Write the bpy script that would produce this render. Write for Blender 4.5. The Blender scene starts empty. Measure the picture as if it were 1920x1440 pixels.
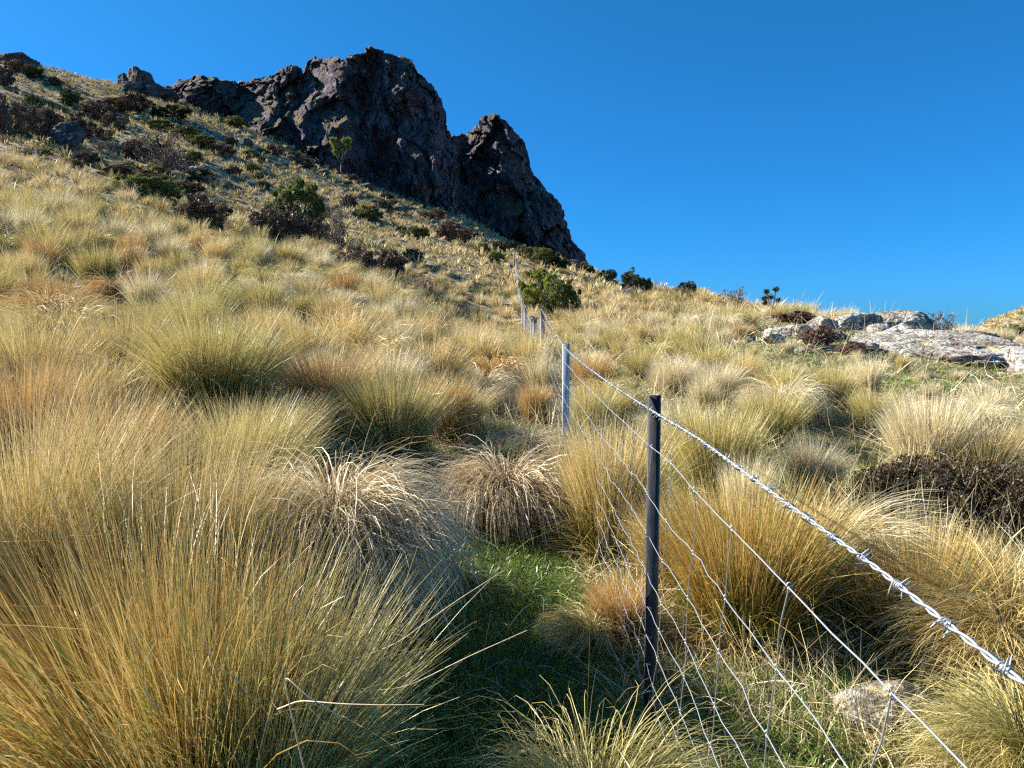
import bpy, math, random
import numpy as np
from mathutils import Vector

# ------------------------------------------------------------------ camera, sky, sun
F = 1450.0            # focal length in pixels of the 1920 px wide photograph
YH = 640.0            # eye-level row
PITCH = math.atan((YH - 720.0) / -F)
CP, SP = math.cos(PITCH), math.sin(PITCH)
scene = bpy.context.scene
root = scene.collection
cam = bpy.data.cameras.new("camera")
cam.sensor_width = 36.0
cam.lens = 36.0 * F / 1920.0
cam.clip_start = 0.05
cam.clip_end = 5000
camo = bpy.data.objects.new("camera", cam)
root.objects.link(camo)
camo.location = (0, 0, 0)
camo.rotation_euler = (math.pi / 2 - PITCH, 0, 0)
scene.camera = camo

SUN_EL, SUN_AZ = math.radians(31), math.radians(15)      # from the left, a little ahead
S = Vector((-math.cos(SUN_EL) * math.cos(SUN_AZ), math.cos(SUN_EL) * math.sin(SUN_AZ), math.sin(SUN_EL)))
w = bpy.data.worlds.new("World")
scene.world = w
w.use_nodes = True
nt = w.node_tree
bg = nt.nodes["Background"]
sky = nt.nodes.new("ShaderNodeTexSky")
sky.sky_type = 'NISHITA'
sky.sun_disc = False
sky.sun_elevation = SUN_EL
sky.sun_rotation = math.atan2(S.x, S.y)
sky.altitude = 300
sky.air_density = 1.0
sky.dust_density = 0.3
sky.ozone_density = 2.5
hs = nt.nodes.new("ShaderNodeHueSaturation")
hs.inputs["Saturation"].default_value = 1.35
hs.inputs["Value"].default_value = 1.0
nt.links.new(sky.outputs[0], hs.inputs["Color"])
# the photograph's deep, strongly blue sky: the same sky with its colour deepened towards the horizon
gtc = nt.nodes.new("ShaderNodeTexCoord"); gsep = nt.nodes.new("ShaderNodeSeparateXYZ"); grp = nt.nodes.new("ShaderNodeValToRGB")
nt.links.new(gtc.outputs["Generated"], gsep.inputs[0]); nt.links.new(gsep.outputs[2], grp.inputs[0])
ge = grp.color_ramp.elements
ge[0].position, ge[0].color = 0.0, (.10, .40, 1.03, 1)
ge[1].position, ge[1].color = .85, (.80, .95, 1, 1)
for gp, gc in ((.16, (.14, .585, .94)), (.42, (.34, .80, .90))):
    q = ge.new(gp); q.color = (*gc, 1)
gmx = nt.nodes.new("ShaderNodeMix"); gmx.data_type = 'RGBA'; gmx.blend_type = 'MULTIPLY'; gmx.inputs[0].default_value = 1
nt.links.new(hs.outputs[0], gmx.inputs[6]); nt.links.new(grp.outputs[0], gmx.inputs[7])
nt.links.new(gmx.outputs[2], bg.inputs[0])
bg.inputs[1].default_value = 0.067
sun = bpy.data.lights.new("sun", 'SUN')
sun.energy = 5.0
sun.angle = math.radians(0.53)
sun.color = (1.0, 0.95, 0.86)
suno = bpy.data.objects.new("sun", sun)
root.objects.link(suno)
suno.rotation_euler = S.to_track_quat('Z', 'Y').to_euler()
scene.view_settings.view_transform = 'Standard'
scene.view_settings.look = 'None'
scene.view_settings.exposure = 1.40
scene.view_settings.gamma = 1
scene.render.engine = 'CYCLES'
cy = scene.cycles
cy.max_bounces = 6
cy.diffuse_bounces = 3
cy.glossy_bounces = 2
cy.transmission_bounces = 4
cy.transparent_max_bounces = 4
cy.use_denoising = False
cy.use_adaptive_sampling = True
cy.adaptive_threshold = 0.02
cy.sample_clamp_indirect = 4
cy.pixel_filter_type = 'BLACKMAN_HARRIS'
cy.filter_width = 1.3

rng = np.random.default_rng(7)

# ------------------------------------------------------------------ helpers
def ray(px, py):
    """x/Y and z/Y of the view ray through a pixel of the photograph."""
    v = -(np.asarray(py, float) - 720.0) / F
    Y = CP + v * SP
    return ((np.asarray(px, float) - 960.0) / F) / Y, (-SP + v * CP) / Y

def zat(px, py, Y):
    return ray(px, py)[1] * Y

_perm = np.random.default_rng(3).permutation(256).astype(np.int64)
_perm = np.concatenate([_perm, _perm, _perm])
_g = np.random.default_rng(5).normal(size=(256, 3))
_g /= np.linalg.norm(_g, axis=1)[:, None]

def perlin(p):
    p = np.asarray(p, float)
    i = np.floor(p).astype(np.int64)
    f = p - i
    i &= 255
    u = f * f * f * (f * (f * 6 - 15) + 10)
    out = 0
    for dx in (0, 1):
        wx = u[:, 0] if dx else 1 - u[:, 0]
        for dy in (0, 1):
            wy = u[:, 1] if dy else 1 - u[:, 1]
            for dz in (0, 1):
                wz = u[:, 2] if dz else 1 - u[:, 2]
                h = _perm[_perm[_perm[(i[:, 0] + dx) & 255] + ((i[:, 1] + dy) & 255)] + ((i[:, 2] + dz) & 255)]
                d = f - np.array([dx, dy, dz])
                out = out + wx * wy * wz * (_g[h] * d).sum(1)
    return out * 1.5

def fbm(p, o=4, ridged=False, gain=.5, lac=2.03):
    a, s, t = 1.0, 0, np.asarray(p, float)
    for k in range(o):
        n = perlin(t + 17.3 * k)
        if ridged:
            n = 1 - 2 * np.abs(n)
        s = s + a * n
        a *= gain
        t = t * lac
    return s

def worley(p, seed=0, full=False):
    """distance to nearest and second nearest feature point, and the cell's own random number"""
    p = np.asarray(p, float)
    i = np.floor(p).astype(np.int64)
    f1 = np.full(len(p), 9.0); f2 = np.full(len(p), 9.0); cid = np.zeros(len(p)); vec = np.zeros((len(p), 3))
    for dx in (-1, 0, 1):
        for dy in (-1, 0, 1):
            for dz in (-1, 0, 1):
                c = i + np.array([dx, dy, dz])
                h = _perm[_perm[_perm[(c[:, 0] + seed) & 255] + (c[:, 1] & 255)] + (c[:, 2] & 255)]
                j = np.stack([_perm[h], _perm[h + 57], _perm[h + 131]], 1) / 255.0
                d = np.linalg.norm(c + j - p, axis=1)
                near = d < f1
                f2 = np.where(near, f1, np.minimum(f2, d))
                cid = np.where(near, h / 255.0, cid); vec = np.where(near[:, None], p - c - j, vec)
                f1 = np.where(near, d, f1)
    return (f1, f2, cid, vec) if full else (f1, f2, cid)

def mesh(name, V, Q, col=None, smooth=False, mats=None, midx=None):
    V = np.ascontiguousarray(V, dtype=np.float32).reshape(-1, 3)
    Q = np.ascontiguousarray(Q, dtype=np.int32)
    k = Q.shape[1]
    me = bpy.data.meshes.new(name)
    me.vertices.add(len(V)); me.vertices.foreach_set("co", V.ravel())
    me.loops.add(Q.size); me.loops.foreach_set("vertex_index", Q.ravel())
    me.polygons.add(len(Q)); me.polygons.foreach_set("loop_start", np.arange(len(Q), dtype=np.int32) * k)
    if midx is not None:
        me.polygons.foreach_set("material_index", np.ascontiguousarray(midx, dtype=np.int32))
    me.update(calc_edges=True)
    if smooth:
        me.polygons.foreach_set("use_smooth", np.ones(len(Q), dtype=bool))
    if col is not None:
        a = me.color_attributes.new("tint", 'FLOAT_COLOR', 'POINT')
        c = np.ones((len(V), 4), np.float32); c[:, :3] = col
        a.data.foreach_set("color", c.ravel())
    for m in (mats or []):
        me.materials.append(m)
    me.update()
    return me

def link(name, data, parent=None, loc=(0, 0, 0), rot=(0, 0, 0), sc=(1, 1, 1)):
    o = bpy.data.objects.new(name, data)
    root.objects.link(o)
    if parent is not None:
        o.parent = parent
    o.location = loc; o.rotation_euler = rot; o.scale = sc
    return o

def tag(o, label=None, cat=None, group=None, kind=None):
    if label: o["label"] = label
    if cat: o["category"] = cat
    if group: o["group"] = group
    if kind: o["kind"] = kind
    return o

class NT:
    """small node-tree helper"""
    def __init__(s, name):
        s.m = bpy.data.materials.new(name); s.m.use_nodes = True
        s.t = s.m.node_tree; s.t.nodes.clear()
        s.out = s.n("ShaderNodeOutputMaterial")
    def n(s, kind, **kw):
        nd = s.t.nodes.new(kind)
        for k, v in kw.items(): setattr(nd, k, v)
        return nd
    def l(s, a, b): s.t.links.new(a, b)
    def ramp(s, fac, stops):
        r = s.n("ShaderNodeValToRGB")
        e = r.color_ramp.elements
        e[0].position, e[0].color = stops[0][0], (*stops[0][1], 1)
        e[1].position, e[1].color = stops[-1][0], (*stops[-1][1], 1)
        for p, c in stops[1:-1]:
            q = e.new(p); q.color = (*c, 1)
        s.l(fac, r.inputs[0]); return r.outputs[0]
    def noise(s, scale, detail=4, rough=.55, vec=None, out=0, dist=0):
        nd = s.n("ShaderNodeTexNoise"); nd.inputs["Scale"].default_value = scale
        nd.inputs["Detail"].default_value = detail; nd.inputs["Roughness"].default_value = rough
        nd.inputs["Distortion"].default_value = dist
        if vec is not None: s.l(vec, nd.inputs["Vector"])
        return nd.outputs[out]
    def math(s, op, a, b=0.0, clamp=False):
        nd = s.n("ShaderNodeMath", operation=op); nd.use_clamp = clamp
        for i, x in enumerate((a, b)):
            if isinstance(x, (int, float)): nd.inputs[i].default_value = x
            else: s.l(x, nd.inputs[i])
        return nd.outputs[0]
    def mix(s, f, a, b, mode='MIX'):
        nd = s.n("ShaderNodeMix", data_type='RGBA', blend_type=mode)
        for i, x in ((0, f), (6, a), (7, b)):
            if isinstance(x, (int, float)): nd.inputs[i].default_value = x
            elif isinstance(x, tuple): nd.inputs[i].default_value = (*x, 1)
            else: s.l(x, nd.inputs[i])
        return nd.outputs[2]

def foliage_mat(name, stops, tip, tipamt=.5, trans=.24, gloss=.06, objvar=.35, patch=None):
    s = NT(name)
    at = s.n("ShaderNodeAttribute"); at.attribute_name = "tint"
    sep = s.n("ShaderNodeSeparateColor"); s.l(at.outputs["Color"], sep.inputs[0])
    oi = s.n("ShaderNodeObjectInfo")
    r = s.math('ADD', sep.outputs[0], s.math('MULTIPLY', s.math('SUBTRACT', oi.outputs["Random"], .5), objvar), clamp=True)
    c = s.ramp(r, stops)
    c = s.mix(s.math('MULTIPLY', s.math('POWER', sep.outputs[1], 1.6), tipamt), c, tip)
    d = s.n("ShaderNodeBsdfDiffuse"); s.l(c, d.inputs[0])
    t = s.n("ShaderNodeBsdfTranslucent"); s.l(c, t.inputs[0])
    g = s.n("ShaderNodeBsdfGlossy"); g.inputs["Roughness"].default_value = .38; g.inputs[0].default_value = (1, .97, .9, 1)
    m1 = s.n("ShaderNodeMixShader"); m1.inputs[0].default_value = trans
    s.l(d.outputs[0], m1.inputs[1]); s.l(t.outputs[0], m1.inputs[2])
    m2 = s.n("ShaderNodeMixShader"); m2.inputs[0].default_value = gloss
    s.l(m1.outputs[0], m2.inputs[1]); s.l(g.outputs[0], m2.inputs[2])
    s.l(m2.outputs[0], s.out.inputs[0])
    return s.m

# ------------------------------------------------------------------ materials
M = {}
M['golden'] = foliage_mat('golden_tussock', [(0, (.10, .06, .025)), (.2, (.33, .28, .06)), (.45, (.53, .41, .12)), (.75, (.67, .51, .20)), (1, (.80, .65, .34))], (.78, .61, .31), .5, gloss=.035, objvar=.25)
M['olive'] = foliage_mat('olive_tussock', [(0, (.08, .07, .025)), (.2, (.20, .22, .045)), (.5, (.42, .38, .10)), (.8, (.62, .50, .18)), (1, (.74, .62, .30))], (.74, .59, .26), .55, gloss=.035, objvar=.25)
M['orange'] = foliage_mat('russet_tussock', [(0, (.12, .05, .02)), (.25, (.34, .19, .05)), (.55, (.55, .34, .10)), (.8, (.66, .45, .17)), (1, (.78, .60, .30))], (.75, .54, .26), .5, gloss=.035, objvar=.25)
M['russet'] = foliage_mat('deep_russet_tussock', [(0, (.06, .10, .012)), (.25, (.20, .26, .03)), (.40, (.36, .19, .035)), (.65, (.55, .32, .065)), (1, (.74, .55, .22))], (.70, .50, .18), .35, gloss=.04, objvar=0)
M['pale'] = foliage_mat('pale_tussock', [(0, (.15, .10, .05)), (.25, (.43, .36, .16)), (.6, (.68, .56, .31)), (1, (.85, .76, .53))], (.85, .74, .48), .55, gloss=.035, objvar=.25)
M['dry'] = foliage_mat('dry_tussock', [(0, (.10, .055, .03)), (.3, (.32, .20, .09)), (.55, (.55, .41, .20)), (.8, (.72, .59, .34)), (1, (.86, .76, .54))], (.86, .75, .52), .5, trans=.25, gloss=.04)
M['green'] = foliage_mat('green_grass', [(0, (.025, .045, .01)), (.4, (.07, .14, .02)), (.75, (.15, .24, .04)), (1, (.50, .44, .2))], (.24, .30, .08), .4, trans=.4)
M['turf'] = foliage_mat('turf_grass', [(0, (.05, .10, .014)), (.4, (.15, .28, .025)), (.7, (.28, .40, .05)), (.85, (.34, .31, .11)), (1, (.55, .46, .25))], (.26, .32, .08), .3, trans=.35)
M['slope'] = foliage_mat('slope_grass', [(0, (.10, .085, .035)), (.22, (.28, .24, .08)), (.45, (.49, .37, .14)), (.7, (.66, .51, .24)), (1, (.82, .70, .44))], (.80, .65, .36), .35, trans=.18, gloss=.02, objvar=0)
M['limeleaf'] = foliage_mat('bright_leaf', [(0, (.04, .055, .01)), (.5, (.20, .24, .03)), (.85, (.34, .36, .06)), (1, (.45, .44, .12))], (.40, .40, .10), .4, trans=.25, gloss=.03, objvar=.2)
M['heath'] = foliage_mat('heath_leaf', [(0, (.02, .014, .008)), (.5, (.085, .060, .030)), (.8, (.13, .10, .045)), (1, (.24, .18, .10))], (.15, .11, .06), .3, trans=.15, gloss=.02, objvar=.1)
M['brownleaf'] = foliage_mat('brown_scrub_leaf', [(0, (.018, .011, .010)), (.5, (.16, .118, .085)), (.85, (.28, .21, .155)), (1, (.20, .13, .085))], (.12, .075, .05), .3, trans=.15, gloss=.02, objvar=.3)
M['greenleaf'] = foliage_mat('green_scrub_leaf', [(0, (.02, .03, .008)), (.5, (.12, .135, .035)), (.85, (.22, .23, .07)), (1, (.34, .34, .10))], (.30, .31, .08), .4, trans=.2, gloss=.03, objvar=.3)
M['darkleaf'] = foliage_mat('dark_green_scrub_leaf', [(0, (.010, .016, .007)), (.5, (.075, .085, .03)), (.85, (.14, .145, .05)), (1, (.12, .12, .045))], (.09, .10, .035), .3, trans=.15, gloss=.02, objvar=.3)
M['redleaf'] = foliage_mat('russet_scrub_leaf', [(0, (.03, .014, .011)), (.5, (.19, .11, .085)), (1, (.34, .23, .16))], (.2, .12, .08), .3, trans=.15, gloss=.02, objvar=.3)

def twig_mat():
    s = NT('twig_bark'); c = s.ramp(s.noise(30, 3), [(.3, (.05, .035, .03)), (.7, (.19, .15, .12))])
    b = s.n("ShaderNodeBsdfPrincipled"); s.l(c, b.inputs["Base Color"]); b.inputs["Roughness"].default_value = .9
    s.l(b.outputs[0], s.out.inputs[0]); return s.m
M['twig'] = twig_mat()

def metal_mat(name, col, rough, met=1.0, var=.25, scale=60):
    s = NT(name)
    tc = s.n("ShaderNodeTexCoord")
    n = s.noise(scale, 4, .6, tc.outputs["Object"])
    c = s.mix(s.math('MULTIPLY', n, var * 2, True), col, tuple(x * .45 for x in col))
    b = s.n("ShaderNodeBsdfPrincipled"); s.l(c, b.inputs["Base Color"])
    b.inputs["Metallic"].default_value = met; b.inputs["Roughness"].default_value = rough
    s.l(b.outputs[0], s.out.inputs[0]); return s.m
M['wire'] = metal_mat('galvanised_wire', (.47, .49, .52), .45, .5)
def post_mat():
    s = NT('black_coated_steel'); tc = s.n("ShaderNodeTexCoord")
    mp = s.n("ShaderNodeMapping"); mp.inputs["Scale"].default_value = (60, 60, 9); s.l(tc.outputs["Object"], mp.inputs[0])
    c = s.ramp(s.noise(1, 6, .7, mp.outputs[0]), [(.45, (.014, .014, .016)), (.58, (.04, .04, .043)), (.74, (.11, .105, .10))])
    b = s.n("ShaderNodeBsdfPrincipled"); s.l(c, b.inputs["Base Color"]); b.inputs["Roughness"].default_value = .5
    s.l(b.outputs[0], s.out.inputs[0]); return s.m
M['blackpost'] = post_mat()
M['clip'] = metal_mat('dull_brass', (.55, .48, .32), .4, .7)
M['silverpost'] = metal_mat('galvanised_post', (.52, .56, .62), .5, .35, .5, 12)
def wood():
    s = NT('weathered_grey_wood'); tc = s.n("ShaderNodeTexCoord")
    mp = s.n("ShaderNodeMapping"); mp.inputs["Scale"].default_value = (30, 30, 2); s.l(tc.outputs["Object"], mp.inputs[0])
    c = s.ramp(s.noise(2, 5, .6, mp.outputs[0]), [(.3, (.10, .085, .07)), (.7, (.42, .39, .34))])
    b = s.n("ShaderNodeBsdfPrincipled"); s.l(c, b.inputs["Base Color"]); b.inputs["Roughness"].default_value = .9
    s.l(b.outputs[0], s.out.inputs[0]); return s.m
M['wood'] = wood()

def ground_mat():
    s = NT('hillside_ground')
    g = s.n("ShaderNodeNewGeometry"); P = g.outputs["Position"]
    big = s.noise(.11, 5, .6, P); mid = s.noise(1.1, 5, .65, P); fine = s.noise(14, 6, .7, P)
    straw = s.ramp(fine, [(.25, (.20, .15, .08)), (.5, (.50, .40, .23)), (.75, (.70, .60, .38))])
    grn = s.ramp(fine, [(.25, (.025, .035, .01)), (.55, (.07, .11, .025)), (.8, (.15, .19, .05))])
    dirt = s.ramp(fine, [(.3, (.05, .035, .022)), (.75, (.17, .12, .075))])
    c = s.mix(s.ramp(mid, [(.42, (0, 0, 0)), (.58, (1, 1, 1))]), straw, dirt)
    # turf by the near path and green flushes further out
    ln = s.n("ShaderNodeVectorMath", operation='LENGTH'); s.l(P, ln.inputs[0])
    near = s.math('SUBTRACT', 1.0, s.math('DIVIDE', ln.outputs["Value"], 11.0), True)
    gm = s.math('ADD', big, s.math('MULTIPLY', near, .35))
    c = s.mix(s.ramp(gm, [(.56, (0, 0, 0)), (.66, (1, 1, 1))]), c, grn)
    b = s.n("ShaderNodeBsdfPrincipled"); s.l(c, b.inputs["Base Color"]); b.inputs["Roughness"].default_value = .95
    b.inputs["Specular IOR Level"].default_value = .1
    bp = s.n("ShaderNodeBump"); bp.inputs["Distance"].default_value = .12; bp.inputs["Strength"].default_value = .8
    s.l(s.math('ADD', fine, s.math('MULTIPLY', mid, 3.0)), bp.inputs["Height"]); s.l(bp.outputs[0], b.inputs["Normal"])
    s.l(b.outputs[0], s.out.inputs[0]); return s.m
M['ground'] = ground_mat()

def rock_mat(name, dark, midc, light, lichen, li_lo, li_hi, scale, bump, grass=None, yellow=False, cracks=False):
    s = NT(name)
    g = s.n("ShaderNodeNewGeometry"); P = g.outputs["Position"]
    mp = s.n("ShaderNodeMapping"); mp.inputs["Scale"].default_value = (1, 1, .55); s.l(P, mp.inputs[0])
    a = s.noise(scale, 7, .68, mp.outputs[0], dist=.4)
    c = s.ramp(a, [(.30, dark), (.50, midc), (.72, light)])
    hue = s.noise(scale * .22, 3, .5, P)
    c = s.mix(s.ramp(hue, [(.42, (0, 0, 0)), (.6, (.75, .75, .75))]), c, s.mix(1.0, c, (1.0, .78, .78), 'MULTIPLY'))
    l1 = s.noise(scale * 2.6, 5, .7, P)
    l2 = s.noise(scale * .5, 3, .5, P)
    lm = s.ramp(s.math('ADD', s.math('MULTIPLY', l1, .65), s.math('MULTIPLY', l2, .35)), [(li_lo, (0, 0, 0)), (li_hi, (1, 1, 1))])
    c = s.mix(lm, c, lichen)
    v = s.n("ShaderNodeTexVoronoi", feature='DISTANCE_TO_EDGE'); v.inputs["Scale"].default_value = scale * .8; 
    dm = s.n("ShaderNodeVectorMath", operation='ADD'); sc_ = s.n("ShaderNodeVectorMath", operation='SCALE'); sc_.inputs["Scale"].default_value = .6 / scale
    s.l(s.noise(scale * 1.3, 4, .6, P, out=1), sc_.inputs[0]); s.l(mp.outputs[0], dm.inputs[0]); s.l(sc_.outputs[0], dm.inputs[1])
    s.l(dm.outputs[0], v.inputs["Vector"])
    crack = s.ramp(v.outputs["Distance"], [(0, (0, 0, 0)), (.09, (1, 1, 1))])
    if cracks:      # vertical cooling joints and dark streaks
        mc = s.n("ShaderNodeMapping"); mc.inputs["Scale"].default_value = (1.6, 1.6, .22); s.l(P, mc.inputs[0])
        cn = s.noise(.9, 5, .65, mc.outputs[0], dist=.6)
        c = s.mix(s.ramp(cn, [(.40, (.6, .6, .6)), (.47, (0, 0, 0)), (.56, (0, 0, 0))]), c, (.030, .024, .030))
    if yellow:
        ym = s.ramp(s.noise(scale * .35, 4, .6, P), [(.60, (0, 0, 0)), (.66, (1, 1, 1))])
        c = s.mix(s.mix(1.0, ym, lm, 'MULTIPLY'), c, (.50, .38, .06))
    if grass:
        nz = s.n("ShaderNodeSeparateXYZ"); s.l(g.outputs["Normal"], nz.inputs[0])
        gz = s.math('ADD', nz.outputs[2], s.math('MULTIPLY', s.math('SUBTRACT', s.noise(.5, 4, .6, P), .5), 1.1))
        gc = s.ramp(s.noise(2.2, 5, .7, P), [(.3, (.05, .045, .02)), (.5, (.17, .13, .06)), (.75, (.40, .30, .15))])
        c = s.mix(s.ramp(gz, [(grass, (0, 0, 0)), (grass + .2, (1, 1, 1))]), c, gc)
    b = s.n("ShaderNodeBsdfPrincipled"); s.l(c, b.inputs["Base Color"]); b.inputs["Roughness"].default_value = .9
    b.inputs["Specular IOR Level"].default_value = .2
    bp = s.n("ShaderNodeBump"); bp.inputs["Distance"].default_value = bump; bp.inputs["Strength"].default_value = .9
    h = s.math('ADD', s.math('MULTIPLY', a, 2.2), s.math('ADD', s.math('MULTIPLY', l1, .7), s.math('MULTIPLY', crack, .45)))
    s.l(h, bp.inputs["Height"]); s.l(bp.outputs[0], b.inputs["Normal"])
    s.l(b.outputs[0], s.out.inputs[0]); return s.m
M['cliff'] = rock_mat('dark_volcanic_cliff', (.032, .026, .031), (.112, .092, .106), (.22, .195, .212), (.40, .39, .40), .55, .62, .8, .75, grass=.56, cracks=True)
M['rock'] = rock_mat('lichened_boulder', (.035, .03, .026), (.20, .175, .14), (.42, .385, .32), (.57, .55, .48), .47, .55, 5.0, .07, yellow=True)
M['darkrock'] = rock_mat('dark_outcrop_rock', (.03, .024, .022), (.09, .075, .07), (.18, .155, .14), (.32, .30, .28), .50, .64, 2.0, .25)

# ------------------------------------------------------------------ terrain
def th(px): return math.atan(ray(px, 640)[0])
def col(px, knots, direct=()):
    c, t = [], th(px)
    for Y, v, mode in knots:
        z = v if mode == 'z' else float(zat(px, v, Y))
        c.append((Y / math.cos(t), z))
    return (t, c)
z_, p_ = 'z', 'p'
def K(zs, ps, far):
    return [(Y, v, 'z') for Y, v in zs] + [(Y, v, 'p') for Y, v in ps] + [(Y, v, 'z') for Y, v in far]
D = math.radians
COLS = [
    (D(-180), [(.3, -1.5), (5, -2.1), (20, -5), (100, -30), (900, -200)]),
    (D(-125), [(.3, -1.45), (1, -1.3), (5, -.9), (20, -.5), (100, 4), (900, -100)]),
    (D(-85), [(.3, -1.45), (1, -1.25), (2, -.95), (6, .1), (20, 3.6), (50, 10), (100, 22), (160, 28), (900, -80)]),
    col(-600, K([(.3, -1.45), (1, -1.25), (2, -1.0), (6, -.2), (13, 1.7), (30, 6.8), (60, 15), (120, 38), (160, 44)], [], [(900, -80)])),
    col(0, K([(.3, -1.48), (1, -1.32), (2, -1.12), (3.5, -.9)], [(6, 778), (9, 630), (13, 510), (20, 395), (30, 312), (35, 305), (46, 322), (60, 292), (75, 256), (100, 190), (130, 118), (150, 130)], [(200, 38), (900, -80)])),
    col(320, K([(.3, -1.49), (1, -1.4), (2, -1.25), (3.5, -1.05)], [(6, 785), (9, 665), (13, 568), (20, 462), (30, 392), (36, 386), (46, 400), (58, 374), (75, 326), (100, 262), (130, 205), (150, 186), (165, 190)], [(210, 34), (900, -80)])),
    col(650, K([(.3, -1.5), (1, -1.46), (2, -1.4), (3.5, -1.25)], [(6, 838), (9, 720), (13, 632), (20, 545), (30, 497), (45, 478), (70, 437), (100, 388), (130, 346), (150, 326), (165, 315)], [(220, 20), (900, -80)])),
    col(960, K([(.3, -1.52), (1, -1.51), (2, -1.5), (3.5, -1.43), (6, -1.2), (9, -.92), (13, -.62), (16.5, -.55), (20, -.4)], [(25, 642), (30, 622), (38, 588), (50, 540), (70, 505), (100, 487), (130, 473), (150, 462), (165, 455)], [(220, 8), (900, -80)])),
    col(1110, K([(.3, -1.52), (1, -1.51), (2, -1.5), (3.5, -1.43), (6, -1.22), (9, -.92), (13, -.55), (20, .05)], [(30, 600), (45, 562), (70, 532), (100, 516), (120, 512)], [(150, 6), (220, -10), (900, -80)])),
    col(1300, K([(.3, -1.52), (2, -1.52), (3.5, -1.46), (6, -1.24), (9, -.87), (13, -.4)], [(20, 617), (30, 585), (45, 562), (58, 560)], [(90, 0), (150, -8), (900, -80)])),
    col(1450, K([(.3, -1.52), (2, -1.52), (3.5, -1.47), (6, -1.24), (9, -.87), (13, -.33)], [(20, 610), (28, 594), (36, 596)], [(60, -1), (150, -12), (900, -80)])),
    col(1650, K([(.3, -1.52), (2, -1.52), (3.5, -1.48), (6, -1.27), (9, -.95), (13, -.42)], [(18, 627), (23, 618)], [(32, .0), (60, -2), (150, -12), (900, -80)])),
    col(1900, K([(.3, -1.52), (2, -1.53), (3.5, -1.5), (6, -1.36), (9, -1.1), (13, -.62)], [(17, 655), (20, 652)], [(28, -.6), (60, -1.5), (100, 1.6), (125, 4.6), (135, 4.8), (160, 3), (900, -80)])),
    col(2200, K([(.3, -1.52), (2, -1.55), (6, -1.45), (13, -.9), (20, -.7), (28, -1.2), (60, -2), (100, 4), (130, 10.5), (160, 10)], [], [(900, -80)])),
    (D(62), [(.3, -1.52), (2, -1.6), (6, -1.6), (20, -1.8), (60, -5), (150, -8), (900, -120)]),
    (D(110), [(.3, -1.52), (3, -1.9), (20, -4), (100, -22), (900, -180)]),
    (D(180), [(.3, -1.5), (5, -2.1), (20, -5), (100, -30), (900, -200)]),
]
def pchip(x, y, q):
    x, y = np.asarray(x, float), np.asarray(y, float)
    h = np.diff(x); d = np.diff(y) / h
    m = np.zeros_like(y)
    m[0], m[-1] = d[0], d[-1]
    for i in range(1, len(x) - 1):
        if d[i - 1] * d[i] > 0:
            w1, w2 = 2 * h[i] + h[i - 1], h[i] + 2 * h[i - 1]
            m[i] = (w1 + w2) / (w1 / d[i - 1] + w2 / d[i])
    i = np.clip(np.searchsorted(x, q) - 1, 0, len(x) - 2)
    t = np.clip((q - x[i]) / h[i], 0, 1)
    return ((1 + 2 * t) * (1 - t) ** 2 * y[i] + t * (1 - t) ** 2 * h[i] * m[i] + t * t * (3 - 2 * t) * y[i + 1] + t * t * (t - 1) * h[i] * m[i + 1])
LR = np.linspace(math.log(.3), math.log(900), 420)
TH = np.radians(np.linspace(-180, 180, 1441))
_T = np.array([c[0] for c in COLS])
_Z = np.array([pchip(np.log([k[0] for k in c[1]]), [k[1] for k in c[1]], LR) for c in COLS])
_TZ = np.stack([pchip(_T, _Z[:, j], TH) for j in range(len(LR))], 1)     # theta x r
def base_h(x, y):
    r = np.maximum(np.hypot(x, y), .3)
    a = (np.arctan2(x, y) + math.pi) / (2 * math.pi) * (len(TH) - 1)
    b = np.clip((np.log(r) - LR[0]) / (LR[1] - LR[0]), 0, len(LR) - 1.001)
    a = np.clip(a, 0, len(TH) - 1.001)
    i, j = a.astype(int), b.astype(int); u, v = a - i, b - j
    return (_TZ[i, j] * (1 - u) * (1 - v) + _TZ[i + 1, j] * u * (1 - v) + _TZ[i, j + 1] * (1 - u) * v + _TZ[i + 1, j + 1] * u * v)
def ground(x, y):
    x, y = np.atleast_1d(np.asarray(x, float)), np.atleast_1d(np.asarray(y, float))
    r = np.hypot(x, y)
    p = np.stack([x, y, 0 * x], 1)
    n = .05 * fbm(p * .9, 3) + .16 * np.clip((r - 6) / 20, 0, 1) * fbm(p * .22 + 9, 3) \
        + .95 * np.clip((r - 25) / 60, 0, 1) * fbm(p * .06 + 5, 4) + .10 * np.clip((r - 15) / 40, 0, 1) * fbm(p * .8 + 2, 3, True)
    return base_h(x, y) + n
def g1(x, y): return float(ground(x, y)[0])

ths = np.concatenate([np.radians(np.arange(-180, -48, 3.0)), np.radians(np.arange(-48, 48, .22)), np.radians(np.arange(48, 180.1, 3.0))])
rs = np.exp(np.linspace(math.log(.004), math.log(900), 640))
A, R = np.meshgrid(ths, rs, indexing='ij')
X, Yy = (R * np.sin(A)).ravel(), (R * np.cos(A)).ravel()
Zz = ground(X, Yy)
n1, n2 = len(ths), len(rs)
idx = np.arange(n1 * n2).reshape(n1, n2)
Qd = np.stack([idx[:-1, :-1], idx[:-1, 1:], idx[1:, 1:], idx[1:, :-1]], -1).reshape(-1, 4)
gm = mesh("ground", np.stack([X, Yy, Zz], 1), Qd, smooth=True, mats=[M['ground']])
o = link("ground", gm)
tag(o, "grassy hillside climbing from the path to the foot of the cliffs", None, None, "structure")

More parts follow.
